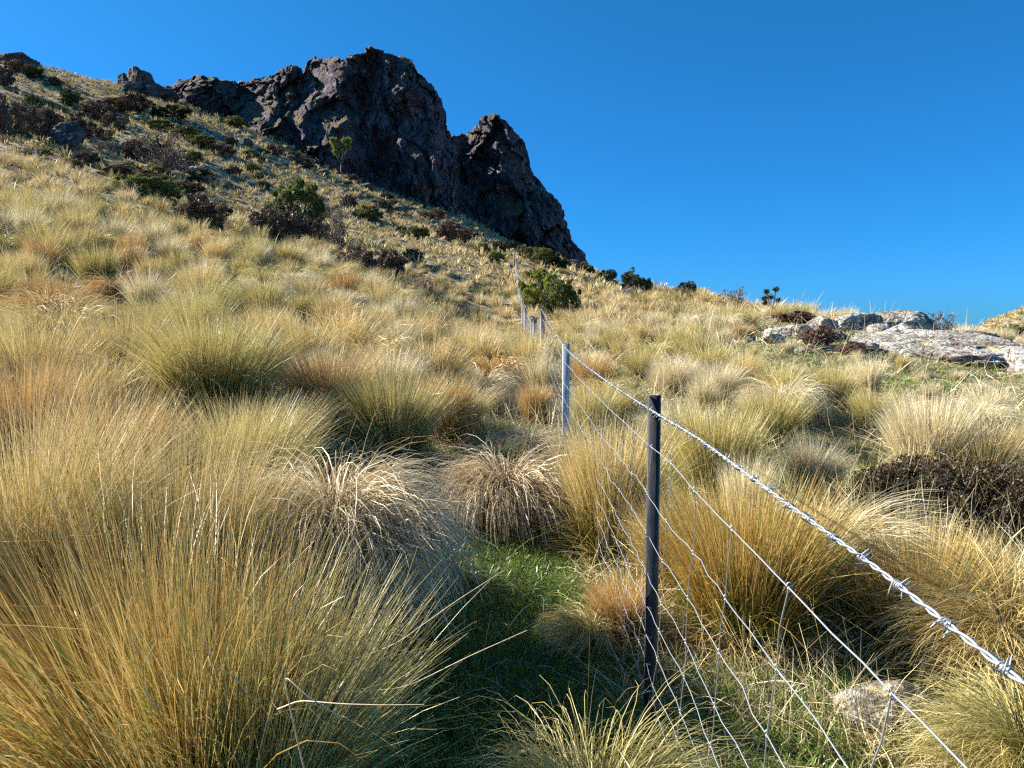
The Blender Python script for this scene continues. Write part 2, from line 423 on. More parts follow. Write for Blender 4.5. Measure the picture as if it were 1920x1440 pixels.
# ------------------------------------------------------------------ cliffs
def cliff(name, crest, Yb, Yc, label, bumps, seed, nu=620, nv=150):
    c = np.array(crest, float)
    s = np.concatenate([[0], np.cumsum(np.hypot(np.diff(c[:, 0]), np.diff(c[:, 1])))])
    q = np.linspace(0, s[-1], nu)
    px = np.interp(q, s, c[:, 0]); py = np.interp(q, s, c[:, 1])
    rx, rz = ray(px, py)
    zc = rz * Yc
    v = np.linspace(0, 1, nv)[None, :]
    gz = ground(rx * Yb, np.full(nu, Yb))
    zb = np.minimum(gz, zc) - 7.0
    hgt = (zc - zb)[:, None]
    # front from base to crest, steepening upwards, then over the top and down behind
    vf = np.clip(v / .72, 0, 1); vb = np.clip((v - .72) / .28, 0, 1)
    dep = Yb + (Yc - Yb) * (vf ** 1.35) + 42 * vb ** 1.4
    z = zb[:, None] + hgt * vf ** .92 - (hgt + 10) * vb ** 1.5
    xx = rx[:, None] * (Yc + (dep - Yc) * .55) 
    V = np.stack([np.broadcast_to(xx, (nu, nv)), np.broadcast_to(dep, (nu, nv)), z], -1).reshape(-1, 3)
    PX = np.repeat(px, nv); PY = 720 - F * (V[:, 2] / V[:, 1] + math.tan(PITCH))
    off = np.zeros(len(V))
    for bx, by, sx, sy, tilt, amp in bumps:
        dx = (PX - bx) + (PY - by) * tilt
        off += amp * np.exp(-(dx / sx) ** 2 - ((PY - by) / sy) ** 2)
    p = V * np.array([1, 1, .55])
    # craggy relief: big ridged folds, jointed blocks, fine roughness
    wv = V + 2.2 * np.stack([fbm(V * .12 + seed, 3), fbm(V * .12 + seed + 31, 3), fbm(V * .12 + seed + 77, 3)], 1)
    f1, f2, cid, vc = worley(wv * np.array([.17, .12, .085]), seed, True)
    g1_, g2_, cid2, vc2 = worley(wv * np.array([.50, .4, .24]), seed + 9, True)
    def facet(vec, c):          # each joint block is cut by its own plane
        a = c * 50.3; return vec[:, 0] * np.cos(a) + vec[:, 2] * np.sin(a * 1.7) * .8
    h1_, h2_, cid3 = worley(wv * np.array([1.6, 1.4, .9]), seed + 21)
    rel = 4.2 * facet(vc, cid) + 1.7 * facet(vc2, cid2) + 2.6 * fbm(p * .05 + seed, 3, True) * .8 + 3.6 * (cid - .5) * np.clip((f2 - f1) * 4, 0, 1) + 1.5 * (cid2 - .5) * np.clip((g2_ - g1_) * 5, 0, 1) \
        + .45 * (cid3 - .5) + 1.0 * np.clip(f2 - f1, 0, .5) + .5 * np.clip(g2_ - g1_, 0, .5) + .3 * fbm(V * .9, 3)
    front = np.clip(1.15 - np.repeat(vb, nu, 0).ravel() * .3, 0, 1)
    edge = np.clip((np.repeat(hgt, nv, 1).ravel()) / 14, .25, 1)
    k = np.sin(np.pi * np.clip(np.repeat(vf, nu, 0).ravel(), .0, .82) / .82 * .5 + .0)
    V *= (1 - (off + rel * edge) * front / V[:, 1])[:, None]
    crown = np.exp(-((np.repeat(v, nu, 0).ravel() - .72) / .10) ** 2)
    V[:, 2] += (.55 * fbm(V * .22 + 4, 3) * edge + (cid2 - .6) * .7 * edge + .18 * (cid3 - .5)) * (.35 + .65 * crown)
    V[:, 0] += .8 * fbm(V * .3 + 40, 3) * edge
    i = np.arange(nu * nv).reshape(nu, nv)
    Q = np.stack([i[:-1, :-1], i[1:, :-1], i[1:, 1:], i[:-1, 1:]], -1).reshape(-1, 4)
    me = mesh(name, V, Q, mats=[M['cliff']])
    o = link(name, me)
    return tag(o, label, None, None, "structure")

cliff("cliff", [(296, 196), (305, 185), (318, 166), (335, 153), (360, 143), (385, 139), (405, 142), (430, 150), (445, 153), (462, 149), (485, 147), (505, 143), (520, 131), (545, 121), (558, 124), (568, 133), (578, 116), (590, 108), (620, 104), (645, 107), (660, 101), (690, 90), (712, 93), (740, 100), (770, 110), (783, 124), (798, 148), (815, 168), (826, 188), (836, 215), (843, 240), (850, 262), (856, 300), (860, 350), (864, 400), (872, 450), (880, 500)],
      150, 164, "dark craggy volcanic cliff with the highest peak, left of the gully",
      [(610, 330, 60, 90, .3, 5), (520, 240, 50, 60, .5, 4), (800, 330, 45, 120, -.25, 4.5), (690, 170, 26, 80, .15, -4), (640, 150, 28, 60, 0, 3), (740, 180, 34, 90, -.2, 3), (735, 330, 30, 80, -.4, -3.5), (450, 200, 30, 40, .3, -3), (370, 190, 40, 40, 0, 2), (570, 190, 22, 60, .5, -3)], 3)
cliff("rocky_peak", [(825, 300), (838, 262), (850, 254), (870, 249), (885, 245), (893, 232), (902, 222), (918, 217), (930, 210), (940, 219), (950, 226), (958, 240), (972, 252), (980, 262), (986, 280), (994, 300), (998, 322), (1014, 342), (1022, 358), (1040, 368), (1050, 382), (1054, 405), (1064, 428), (1076, 452), (1090, 470), (1100, 488), (1112, 505), (1122, 530)],
      160, 178, "smaller pointed rock peak falling steeply to the right of the main cliff",
      [(950, 300, 40, 60, 0, 3), (1010, 420, 50, 60, -.3, 5), (900, 400, 25, 120, 0, -5), (960, 370, 60, 14, -.2, -2.5), (1060, 460, 30, 50, -.3, 2), (870, 280, 16, 120, 0, -5)], 11, 460, 130)

# ------------------------------------------------------------------ rocks
def ico(sub):
    import bmesh
    b = bmesh.new(); bmesh.ops.create_icosphere(b, subdivisions=sub, radius=1)
    v = np.array([x.co[:] for x in b.verts]); f = np.array([[q.index for q in x.verts] for x in b.faces]); b.free()
    return v, f
ICO = {k: ico(k) for k in (4, 5, 6)}
def rock_mesh(name, size, seed, mat, sub=5, planes=14, rough=.10, flat=False):
    r = np.random.default_rng(seed)
    v, f = ICO[sub]
    n = r.normal(size=(planes, 3)); n /= np.linalg.norm(n, axis=1)[:, None]
    d = r.uniform(.62, .95, planes)
    dots = v @ n.T
    rad = np.min(np.where(dots > .05, d / np.maximum(dots, .05), 9), axis=1)
    rad = np.minimum(rad, 1.05)
    p = v * rad[:, None]
    f1, f2, cid = worley(p * 2.4 + seed * 1.7, seed)
    g1_, g2_, c2 = worley(p * 6 + seed, seed + 3)
    p = p * (1 + rough * (fbm(p * 1.5 + seed, 4) + 1.0 * (cid - .5) * np.clip((f2 - f1) * 6, 0, 1) + .45 * (c2 - .5) + .35 * fbm(p * 7 + seed, 3)))[:, None]
    return mesh(name, p * np.array(size), f, mats=[mat], smooth=False)
def rock(name, px, py, Y, size, seed, mat, label, group=None, sub=5, rot=0.0, tilt=0.0, sink=.25, cat="rock", planes=14, rough=.10):
    x = float(ray(px, py)[0]) * Y
    z = g1(x, Y) + size[2] * (1 - 2 * sink)
    o = link(name, rock_mesh(name, size, seed, M[mat], sub, planes, rough), None, (x, Y, z), (tilt, 0, rot))
    return tag(o, label, cat, group)

rock("boulder", 1668, 612, 19, (1.0, .75, .47), 5, 'rock', "big pale lichened boulder perched on top of the right skyline outcrop", sub=6, sink=.40, cat="boulder", planes=18)
rock("boulder", 1728, 628, 18.6, (.42, .35, .22), 9, 'rock', "small grey rock tucked under the right end of the big skyline boulder", sink=.45, cat="boulder")
rock("rock_slab", 1752, 672, 15.6, (1.7, 2.1, .36), 12, 'rock', "long pale sloping rock slab below the big boulder", sub=6, rot=-.12, tilt=.15, sink=.62, planes=14)
rock("rock_slab", 1890, 700, 14.4, (1.25, 1.9, .38), 15, 'rock', "pale rock slab running out of the right edge of the picture", sub=6, rot=-.2, tilt=.15, sink=.58, planes=14)
rock("rock_outcrop", 1590, 625, 18, (.85, .6, .42), 21, 'rock', "grey outcrop with yellow lichen left of the big boulder", sub=6, sink=.46)
rock("rock_outcrop", 1478, 640, 16.4, (.55, .5, .34), 23, 'rock', "low grey outcrop at the left end of the rocky shelf", sink=.5)
rock("rock_outcrop", 1545, 640, 17.4, (.38, .35, .22), 24, 'rock', "grey rock half under purple scrub between the two outcrops", sink=.2)
rock("small_rock", 1532, 667, 14.6, (.20, .14, .08), 31, 'rock', "small pale rock lying on turf below the purple scrub", sink=.25)
rock("small_rock", 1504, 675, 14.2, (.13, .1, .06), 32, 'rock', "tiny pale stone beside the small rock on the turf", sink=.2, sub=4)
rock("small_rock", 1409, 646, 15.4, (.10, .09, .08), 33, 'rock', "lone grey stone on turf left of the rocky shelf", sink=.2, sub=4)
rock("half_buried_rock", 1690, 1318, 3.05, (.27, .2, .11), 41, 'rock', "grey lichened rock half buried in dry grass beside the fence", sink=.42, sub=6, rot=.3, planes=20)
for k_, (px, py, Y, sx, lab) in enumerate([(1622, 668, 14.6, .30, "small broken rock at the left foot of the pale slab"), (1565, 655, 15.6, .26, "grey block between the purple heath and the slab"), (1448, 660, 15.2, .24, "small grey block below the low grey outcrop"),
        (1690, 655, 16.6, .38, "grey rock wedged between the big boulder and the slab"), (1830, 665, 16.2, .42, "broken edge of rock above the right edge slab"), (1650, 640, 17.4, .34, "rough block under the left side of the big boulder")]):
    rock("small_rock", px, py, Y, (sx, sx * .8, sx * .55), 71 + k_, 'rock', lab, sink=.32)
# rocks and crags on the far hillside
far_rocks = [
    (262, 172, 142, (2.5, 2.2, 3.1), 51, 'darkrock', "tallest jagged crag on the skyline left of the cliff", 6, "crag"),
    (234, 176, 143, (1.7, 1.5, 2.0), 52, 'darkrock', "small square crag just left of the jagged skyline crag", 5, "crag"),
    (288, 186, 141, (2.0, 1.8, 1.8), 53, 'darkrock', "low broken crag between the skyline crag and the cliff", 5, "crag"),
    (310, 190, 144, (2.4, 2.0, 1.6), 64, 'darkrock', "last low crag touching the left end of the cliff", 5, "crag"),
    (250, 196, 140, (2.6, 1.8, 1.3), 65, 'darkrock', "rubbly rock at the foot of the skyline crag", 5, "crag"),
    (125, 243, 72, (1.7, 1.3, 1.6), 54, 'darkrock', "dark round crag among brown scrub on the far left slope", 5, "crag"),
    (30, 120, 128, (4.0, 2.5, 1.6), 55, 'darkrock', "dark rock at the very top of the left hill", 5, "crag"),
    (715, 447, 62, (.55, .5, .3), 56, 'rock', "pale grey rock on the slope right of the dark bushes", 5, "rock"),
    (582, 375, 70, (.8, .6, .45), 57, 'darkrock', "dark rock above the green topped bush", 5, "rock"),
    (362, 312, 80, (1.0, .7, .35), 58, 'rock', "bluish grey rock high on the shaded slope", 5, "rock"),
    (745, 388, 118, (1.8, 1.2, 1.0), 59, 'darkrock', "rock at the grass edge under the cliff face", 5, "rock"),
    (1028, 628 - 65, 42, (.35, .3, .25), 60, 'darkrock', "grey stone beside the large green bush", 4, "rock"),
    (1179, 560, 43, (.5, .35, .45), 61, 'darkrock', "small dark pointed stone on the right grassy rise", 4, "rock"),
    (720, 398, 122, (1.3, 1.2, .7), 62, 'darkrock', "broken rock ledge left of the cliff foot bush", 5, "rock"),
    (205, 300, 66, (1.8, 1.0, .5), 63, 'darkrock', "flat dark rock on the shaded left slope", 5, "rock"),
]
for px, py, Y, size, seed, mat, lab, sub, cat in far_rocks:
    rock("crag" if cat == "crag" else "hillside_rock", px, py, Y, size, seed, mat, lab, sub=sub, sink=.2, cat=cat, planes=16, rough=.16 if cat == "crag" else .1)

# ------------------------------------------------------------------ grass blades
def blades(r, n, H, rb, spread, droop, segs, wd, clump=14, lean=(0, 0), hvar=.45, wob=.5, dpow=1.7, tjit=.10, stray=.08, maxth=2.6, ped=0.0, even=False, kink=.10, grounded=True):
    nc = max(n // clump, 3)
    cr = np.sqrt(r.random(nc)); cph = r.random(nc) * 2 * np.pi
    ct = spread * cr ** .9 * r.uniform(.75, 1.2, nc); cd = droop * r.uniform(.5, 1.5, nc) * (.4 + .6 * cr); cl = r.uniform(.72, 1.08, nc)
    if even: cd = droop * r.uniform(.85, 1.15, nc); ct = spread * r.uniform(.3, 1.3, nc)
    ctint = r.random(nc)
    k = r.integers(0, nc, n)
    st = r.random(n) < stray
    phi = cph[k] + r.normal(0, .13 + .6 * st, n); th0 = np.abs(ct[k] + r.normal(0, tjit + .25 * st, n))
    dr = cd[k] * r.uniform(.7, 1.35, n) * (1 + st * r.uniform(-.8, 2.5, n)); L = H * cl[k] * (1 - hvar * r.random(n) ** 1.6)
    t = np.linspace(0, 1, segs + 1)[None, :]
    theta = np.minimum(th0[:, None] + dr[:, None] * t ** dpow, maxth)
    kk = r.random(n) < kink; tk = r.uniform(.3, .85, n); ka = r.uniform(.5, 2.0, n) * kk
    theta = np.minimum(theta + ka[:, None] * (t > tk[:, None]), 2.9)
    ph = phi[:, None] + r.normal(0, wob, n)[:, None] * t ** 2 * .5 + (kk * r.normal(0, 1.2, n))[:, None] * (t > tk[:, None])
    d = np.stack([np.sin(theta) * np.cos(ph), np.sin(theta) * np.sin(ph), np.cos(theta)], -1)
    step = L[:, None, None] / segs
    pos = np.concatenate([np.zeros((n, 1, 3)), np.cumsum((d[:, :-1] + d[:, 1:]) / 2 * step, 1)], 1)
    b0 = np.stack([cr[k] * rb * np.cos(cph[k]), cr[k] * rb * np.sin(cph[k]), -.03 + ped * (1 - .7 * cr[k] ** 2)], -1) + r.normal(0, .012, (n, 3)) * np.array([1, 1, .3])
    pos = pos + b0[:, None, :]
    pos[..., 0] += lean[0] * H * t ** 1.4; pos[..., 1] += lean[1] * H * t ** 1.4
    up = pos[..., 2]; pos[..., 2] = np.where((up < .01) & grounded, .01 + (up - .01) * .08, up)
    rv = r.normal(size=(n, 1, 3)); side = np.cross(d, rv); side /= np.linalg.norm(side, axis=-1)[..., None] + 1e-9
    ww = wd * r.uniform(.65, 1.3, n)[:, None] * (1 - .85 * t ** 2.2)
    V = np.stack([pos - side * ww[..., None] / 2, pos + side * ww[..., None] / 2], 2)      # n, seg+1, 2, 3
    i = np.arange(n)[:, None] * (segs + 1) * 2 + np.arange(segs)[None, :] * 2
    Q = np.stack([i, i + 1, i + 3, i + 2], -1).reshape(-1, 4)
    tint = np.clip(.5 + .5 * (ctint[k] - .5) + .95 * (r.random(n) - .5), 0, 1)
    C = np.zeros((n, segs + 1, 2, 3)); C[..., 0] = tint[:, None, None]; C[..., 1] = t[..., None]; C[..., 2] = r.random(n)[:, None, None]
    return V.reshape(-1, 3), Q, C.reshape(-1, 3)

def cat_parts(parts):
    Vs, Qs, Cs, o = [], [], [], 0
    for V, Q, C in parts:
        Vs.append(V); Qs.append(Q + o); Cs.append(C); o += len(V)
    return np.concatenate(Vs), np.concatenate(Qs), np.concatenate(Cs)

SHAPE = {   # spread, droop, base radius, H
    'fountain': dict(spread=.36, droop=.62, rb=.15),
    'upright': dict(spread=.25, droop=.36, rb=.17),
    'brush': dict(spread=.60, droop=.22, rb=.12),
    'dome': dict(spread=.40, droop=2.6, rb=.20, dpow=1.4, wob=1.0, tjit=.25, maxth=2.9, ped=.22, even=True),
    'narrow': dict(spread=.22, droop=.5, rb=.12),
}
def tussock_mesh(name, seed, mat, shape, H, n, segs=5, wd=.0045, lean=(0, 0), **kw):
    r = np.random.default_rng(seed)
    a = dict(SHAPE[shape]); a.update(kw)
    rb = a.pop('rb') * (H / .8) ** .6
    parts = [blades(r, n, H, rb, a['spread'], a['droop'], segs, wd, lean=lean, **{k: v for k, v in a.items() if k not in ('spread', 'droop')})]
    # dead leaves skirting the base
    parts.append(blades(r, n // 5, H * .42, rb * 1.15, 1.25, 1.0, segs, wd, wob=1.5, tjit=.3, lean=(lean[0] * .4, lean[1] * .4)))
    # brown dead heart of the tussock
    core = blades(r, n // 4, H * .5, rb * 1.1, .5, .5, max(segs - 2, 3), wd * 1.1, wob=.8, tjit=.2, lean=(lean[0] * .4, lean[1] * .4))
    core[2][:, 0] *= .22; core[2][:, 1] = 0
    parts.append(core)
    V, Q, C = cat_parts(parts)
    return mesh(name, V, Q, C, mats=[M[mat]])

STYLES = ['golden', 'olive', 'orange', 'pale']
ADJ = {'golden': 'golden', 'olive': 'olive green', 'orange': 'russet', 'pale': 'pale straw', 'dry': 'dry drooping', 'green': 'green'}
PROTO = {}
def proto(style, shape, kind):
    k = (style, shape, kind)
    if k not in PROTO:
        seed = 100 + len(PROTO)
        if kind[0] == 'near': PROTO[k] = tussock_mesh("tussock", seed, style, shape, .85, 3000, 6, .0042)
        else: PROTO[k] = tussock_mesh("tussock", seed, style, shape, .85, 1500, 4, .0065)
    return PROTO[k]

tussocks = []          # (x, y, radius) kept clear by the filler
def tussock(x, Y, H, style, shape, label, group=None, own=None, lean=(0, 0), seed=0, n=None, wd=None, segs=7, **kw):
    z = g1(x, Y)
    if own:
        me = tussock_mesh("tussock", seed, style, shape, H, n or 4200, segs, wd or .0034, lean=lean, **kw); s = 1
    else:
        me = proto(style, shape, ('near', seed % 2)); s = H / .85
    o = link("tussock", me, None, (x, Y, z), (0, 0, 0 if own else seed * 1.37), (s, s, s))
    tussocks.append((x, Y, .34 * H / .85))
    return tag(o, label, "tussock", group)
def tpx(px, Y, *a, **k):
    return tussock(float(ray(px, 700)[0]) * Y, Y, *a, **k)

# hero tussocks, nearest first
G = "tussocks on the hillside"
tpx(235, 1.8, 1.03, 'russet', 'fountain', "huge russet and green tussock filling the bottom left corner", G, own=1, seed=1, lean=(-.42, .1), n=6500, wd=.0032, spread=.58, droop=.75, rb=.22, kink=.08, clump=30)
tpx(470, 2.0, .76, 'olive', 'upright', "tall wispy olive tussock hanging over the left side of the path", G, own=1, seed=2, lean=(.02, .05), n=4000, wd=.003, spread=.36, droop=.5, kink=.16, clump=10)
tpx(40, 2.7, .98, 'golden', 'fountain', "tall golden tussock at the left edge behind the corner tussock", G, own=1, seed=3, lean=(-.1, .05), n=5000, wd=.003)
tpx(330, 3.0, .90, 'golden', 'upright', "golden tussock with high thin blades left of the white thatched mound", G, own=1, seed=4, n=3600, wd=.003, lean=(.02, 0), spread=.28)
tpx(625, 3.4, .72, 'dry', 'dome', "white thatched mound of dead grass left of the path", G, own=1, seed=5, n=5000, wd=.0052, rb=.22, lean=(.02, -.04), spread=.28, ped=.42, kink=.15)
tpx(950, 5.3, .72, 'dry', 'dome', "brown and straw haystack shaped tussock at the top of the green path", G, own=1, seed=6, n=5600, wd=.0055, rb=.22, lean=(.08, -.05), spread=.35, ped=.20, kink=.2)
tpx(1115, 1.95, .62, 'olive', 'dome', "low arching green and straw tussock at the bottom centre", G, own=1, seed=7, n=3400, wd=.003, rb=.14, lean=(.16, -.05), spread=.35, ped=.2)
tpx(735, 6.2, .80, 'olive', 'brush', "spiky olive tussock fanning out behind the white mound", G, own=1, seed=8, n=4200, wd=.0046)
tpx(400, 6.1, .98, 'olive', 'fountain', "big rounded olive golden tussock, largest in the left middle", G, own=1, seed=9, n=5200, wd=.0048, spread=.45, rb=.22)
tpx(225, 6.6, .86, 'golden', 'upright', "golden tussock directly left of the big rounded olive one", G, seed=1)
tpx(60, 5.9, 1.0, 'golden', 'fountain', "large golden tussock cut by the left edge at mid height", G, seed=2)
tpx(620, 6.5, .86, 'orange', 'fountain', "russet golden tussock right of the big rounded olive one", G, seed=3)
tpx(830, 7.2, .78, 'orange', 'narrow', "honey coloured sheaf shaped tussock above the spiky olive one", G, seed=4)
tpx(725, 7.8, .8, 'pale', 'fountain', "pale wind blown tussock between the russet and honey ones", G, seed=5)
tpx(925, 6.4, .42, 'green', 'dome', "low bright green tuft above the haystack tussock", G, seed=6)
tpx(1003, 8.9, .52, 'orange', 'narrow', "small bright golden sheaf left of the silver post", G, seed=7)
tpx(905, 9.3, .5, 'dry', 'dome', "collapsed brown tussock left of the small golden sheaf", G, seed=8)
tpx(990, 7.0, .5, 'dry', 'dome', "dry tangled tussock at the foot of the silver post", G, seed=9)
tpx(1112, 11.2, .62, 'orange', 'brush', "rust coloured fan shaped tussock right of the fence", G, seed=10)
tpx(1205, 12, .6, 'olive', 'brush', "brown olive tussock just right of the rust coloured fan", G, seed=11)
tpx(1258, 10.2, .62, 'pale', 'brush', "pale spiky tussock with grey dead skirt right of the fence", G, seed=12)
tpx(1345, 9.8, .6, 'pale', 'fountain', "straw tussock right of the pale spiky one", G, seed=13)
tpx(1395, 10.6, .6, 'golden', 'fountain', "yellow tussock below the turf shelf", G, seed=14)
tpx(1340, 6.1, .82, 'olive', 'upright', "tall yellow green tussock right of the black post top", G, own=1, seed=15, n=4200, wd=.0046)
tpx(1148, 4.9, .88, 'golden', 'upright', "golden tussock behind the netting left of the black post", G, own=1, seed=16, n=4200, wd=.004, spread=.16)
tpx(1275, 4.3, .62, 'golden', 'upright', "golden tussock directly behind the black post", G, own=1, seed=17, n=3200, wd=.0038)
tpx(1405, 3.75, .86, 'russet', 'upright', "large russet brown tussock just right of the black post", G, own=1, seed=18, n=5200, wd=.0036, spread=.38, rb=.2)
tpx(1545, 4.2, .74, 'pale', 'dome', "straw tussock arching right from the large russet brown one", G, own=1, seed=19, n=4200, wd=.0038, droop=2.0, lean=(.15, 0))
tpx(1740, 3.7, .64, 'russet', 'upright', "golden tussock behind the barbed wire at the right", G, own=1, seed=20, n=5000, wd=.0036, spread=.42, rb=.24)
tpx(1905, 3.3, .60, 'golden', 'dome', "golden green tussock spilling in from the right edge", G, own=1, seed=21, n=4200, wd=.0034, droop=1.8, lean=(-.05, -.05))
tpx(1965, 2.4, .46, 'olive', 'dome', "grassy tussock in the bottom right corner", G, own=1, seed=22, n=3600, wd=.003, droop=1.8)
tpx(1172, 3.75, .36, 'orange', 'fountain', "short dark russet tuft at the netting beside the path", G, own=1, seed=23, n=1800, wd=.0032, lean=(-.05, -.1), spread=.3)
tpx(1112, 3.6, .30, 'olive', 'dome', "combed over green gold tuft lying on the shaded path", G, own=1, seed=24, n=1100, wd=.003, lean=(-.3, 0), rb=.08, spread=.4, ped=.08)
tpx(1745, 6.8, .86, 'pale', 'upright', "tall bleached tussock above the brown heath mat", G, own=1, seed=25, n=3600, wd=.0048)
tpx(1850, 6.6, .80, 'golden', 'fountain', "golden tussock right of the bleached one, dark on its shaded side", G, seed=15)
tpx(1560, 9.8, .62, 'olive', 'brush', "olive tussock centred below the rocky shelf", G, seed=16)
tpx(1640, 8.6, .58, 'olive', 'fountain', "grey green tussock left of the bleached one", G, seed=17)
tpx(1450, 7.8, .66, 'olive', 'brush', "yellow olive tussock left of the small lawn", G, seed=18)
tpx(1385, 16.2, .5, 'orange', 'dome', "dark russet arched tussock on the turf shelf", G, seed=19)
tpx(90, 9.5, .85, 'orange', 'dome', "russet drooping tussock on the left at mid distance", G, seed=20)
tpx(35, 4.2, .85, 'orange', 'upright', "pinkish russet tussock low at the left edge", G, own=1, seed=26, n=4200, wd=.0036)
tpx(200, 3.9, .74, 'orange', 'upright', "pinkish brown tussock behind the tall left edge tussock", G, own=1, seed=27, n=4200, wd=.0036)
tpx(440, 4.3, .78, 'olive', 'fountain', "yellow green tussock behind the white thatched mound", G, own=1, seed=28, n=4200, wd=.0038)

# ------------------------------------------------------------------ filler tussocks: near ones as objects, far ones as one mass
ROCKZ = [(1668, 20, 1.6), (1760, 15.6, 2.0), (1880, 14.2, 1.8), (1590, 19.5, 1.0), (1478, 17, .8), (1540, 15.0, 1.0), (1820, 15.0, 1.6), (1690, 3.05, .3), (1660, 17.5, 1.2), (1440, 16.0, .9)]
ROCKZ = [(float(ray(a, 640)[0]) * b, b, c) for a, b, c in ROCKZ]
def clear(x, y):
    if 1400 < 960 + F * x / y < 1990 and 10.3 < y < 19.5 and (int(x * 7.3) + int(y * 9.1)) % 2: return True
    """True where no filler tussock may stand"""
    if y < 5.6 and -0.62 + (y - 3) * .08 < x < .85: return True           # the path and the foot of the fence
    if y < 3.6 and x > -.9: return True
    if 4.2 < y < 6.2 and -1.6 < x < .8: return True
    if 5.6 <= y < 10 and .25 < x < .75: return True
    if 6.6 < y < 8.4 and 2.1 < x < 3.2: return True        # the small lawn
    if 5.0 < y < 6.6 and 2.6 < x < 4.6: return True        # the heath mat
    return any((x - a) ** 2 + (y - b) ** 2 < c * c for a, b, c in ROCKZ)
r = np.random.default_rng(21)
cell = {}
def ok(x, y, d):
    for i in range(int((x - d) // 1), int((x + d) // 1) + 1):
        for j in range(int((y - d) // 1), int((y + d) // 1) + 1):
            for a, b in cell.get((i, j), ()):
                if (a - x) ** 2 + (b - y) ** 2 < d * d: return False
    return True
def put(x, y): cell.setdefault((int(x // 1), int(y // 1)), []).append((x, y))
for a, b, c in tussocks: put(a, b)
fill = []
for y0, y1, d, tries in ((3.2, 12, .92, 2600), (12, 26, .92, 6500), (26, 50, 1.1, 14000), (50, 165, 1.45, 42000)):
    yy = np.sqrt(r.uniform(y0 ** 2, y1 ** 2, tries)); xx = yy * np.tan(r.uniform(-.72, .72, tries)) * .92
    if y1 <= 26:        # the flanks, outside the picture
        ys = r.uniform(1.2, y1, tries // 2) if y1 == 12 else r.uniform(y0, y1, tries // 2)
        sx = ys * np.tan(r.uniform(.70, 1.15, len(ys))) * r.choice([-1, 1], len(ys)); m_ = (np.abs(sx) > 1.9) & ~((sx < 0) & (sx > -2.4) & (ys < 2.6))
        xx = np.concatenate([xx, sx[m_]]); yy = np.concatenate([yy, ys[m_]])
    for x, y in zip(xx, yy):
        dd = d * (1 if r.random() < .7 else .8)
        if y < 60 and clear(x, y): continue
        if ok(x, y, dd): put(x, y); fill.append((float(x), float(y)))
FX = np.array(fill); FZ = ground(FX[:, 0], FX[:, 1])
vn = fbm(np.stack([FX[:, 0], FX[:, 1], 0 * FX[:, 0]], 1) * .35 + 3, 3)      # patches of kind
ppx = 960 + F * FX[:, 0] / FX[:, 1]
inview = (ppx > -60) & (ppx < 1980)
order = np.argsort(FX[:, 1] - .0)
n_obj = 0; rest = []
BUD = 250
LM = [("russet corner tussock", 200, 1150), ("wispy olive tussock", 560, 1150), ("white thatched mound", 650, 930), ("haystack tussock", 955, 920), ("spiky olive tussock", 735, 790),
      ("big rounded olive tussock", 400, 660), ("left picture edge", 0, 800), ("left picture edge", 0, 560), ("honey coloured sheaf", 820, 720), ("small golden sheaf", 1000, 690), ("silver post", 1061, 750),
      ("black post", 1228, 900), ("rust coloured fan tussock", 1112, 640), ("pale spiky tussock", 1260, 660), ("tall yellow green tussock", 1340, 780), ("small lawn", 1530, 800), ("brown heath mat", 1790, 880),
      ("bleached tussock", 1750, 770), ("low grey outcrop", 1478, 640), ("yellow lichen outcrop", 1590, 630), ("big boulder", 1668, 612), ("pale rock slab", 1745, 672), ("knobbly shrub", 1448, 575),
      ("largest green bush", 1022, 560), ("far fence posts", 975, 600), ("two round dark bushes", 700, 505), ("olive topped bush", 566, 415), ("lone dark brown bush", 383, 415), ("olive brow bush", 280, 360),
      ("lowest dark bush", 786, 545), ("grey twiggy skyline bush", 1378, 575), ("round skyline bush", 1186, 535), ("left edge bush", 15, 240), ("round crag", 125, 243), ("grey twiggy bush", 632, 450),
      ("right picture edge", 1920, 760), ("right picture edge", 1920, 1050), ("russet arched tussock", 1385, 620), ("collapsed brown tussock", 905, 670)]
LM += [("left skyline crag", 262, 165), ("reddish twiggy bush", 310, 300), ("wide brown bush", 75, 235), ("cliff left shoulder", 400, 180), ("cabbage tree", 640, 285), ("hill top", 40, 125), ("blue grey slope rock", 362, 312)]
used_labels = set()
def relation(dx, dy):
    d = math.hypot(dx, dy); a = "just " if d < 75 else "" if d < 190 else "well "
    if abs(dx) > 1.9 * abs(dy): return a + ("right of" if dx > 0 else "left of")
    if abs(dy) > 1.9 * abs(dx): return a + ("below" if dy > 0 else "above")
    return a + ("below" if dy > 0 else "above") + " and " + ("right of" if dx > 0 else "left of")
def find_label(desc, px, py):
    L = sorted(LM, key=lambda m: math.hypot(m[1] - px, m[2] - py))[:11]
    def ph(m):
        if m[0].endswith("picture edge"): return "by the " + m[0]
        return relation(px - m[1], py - m[2]) + " the " + m[0]
    cands = ["%s %s" % (desc, ph(L[0]))]
    for a in range(0, 6):
        for b in range(a + 1, 11):
            if L[a][0] != L[b][0]: cands.append("%s %s, %s" % (desc, ph(L[a]), ph(L[b])))
    cands = [c for c in cands if len(c.split()) <= 16] or cands[:1]
    for c in cands:
        if c not in used_labels:
            used_labels.add(c); return c
    return cands[0]
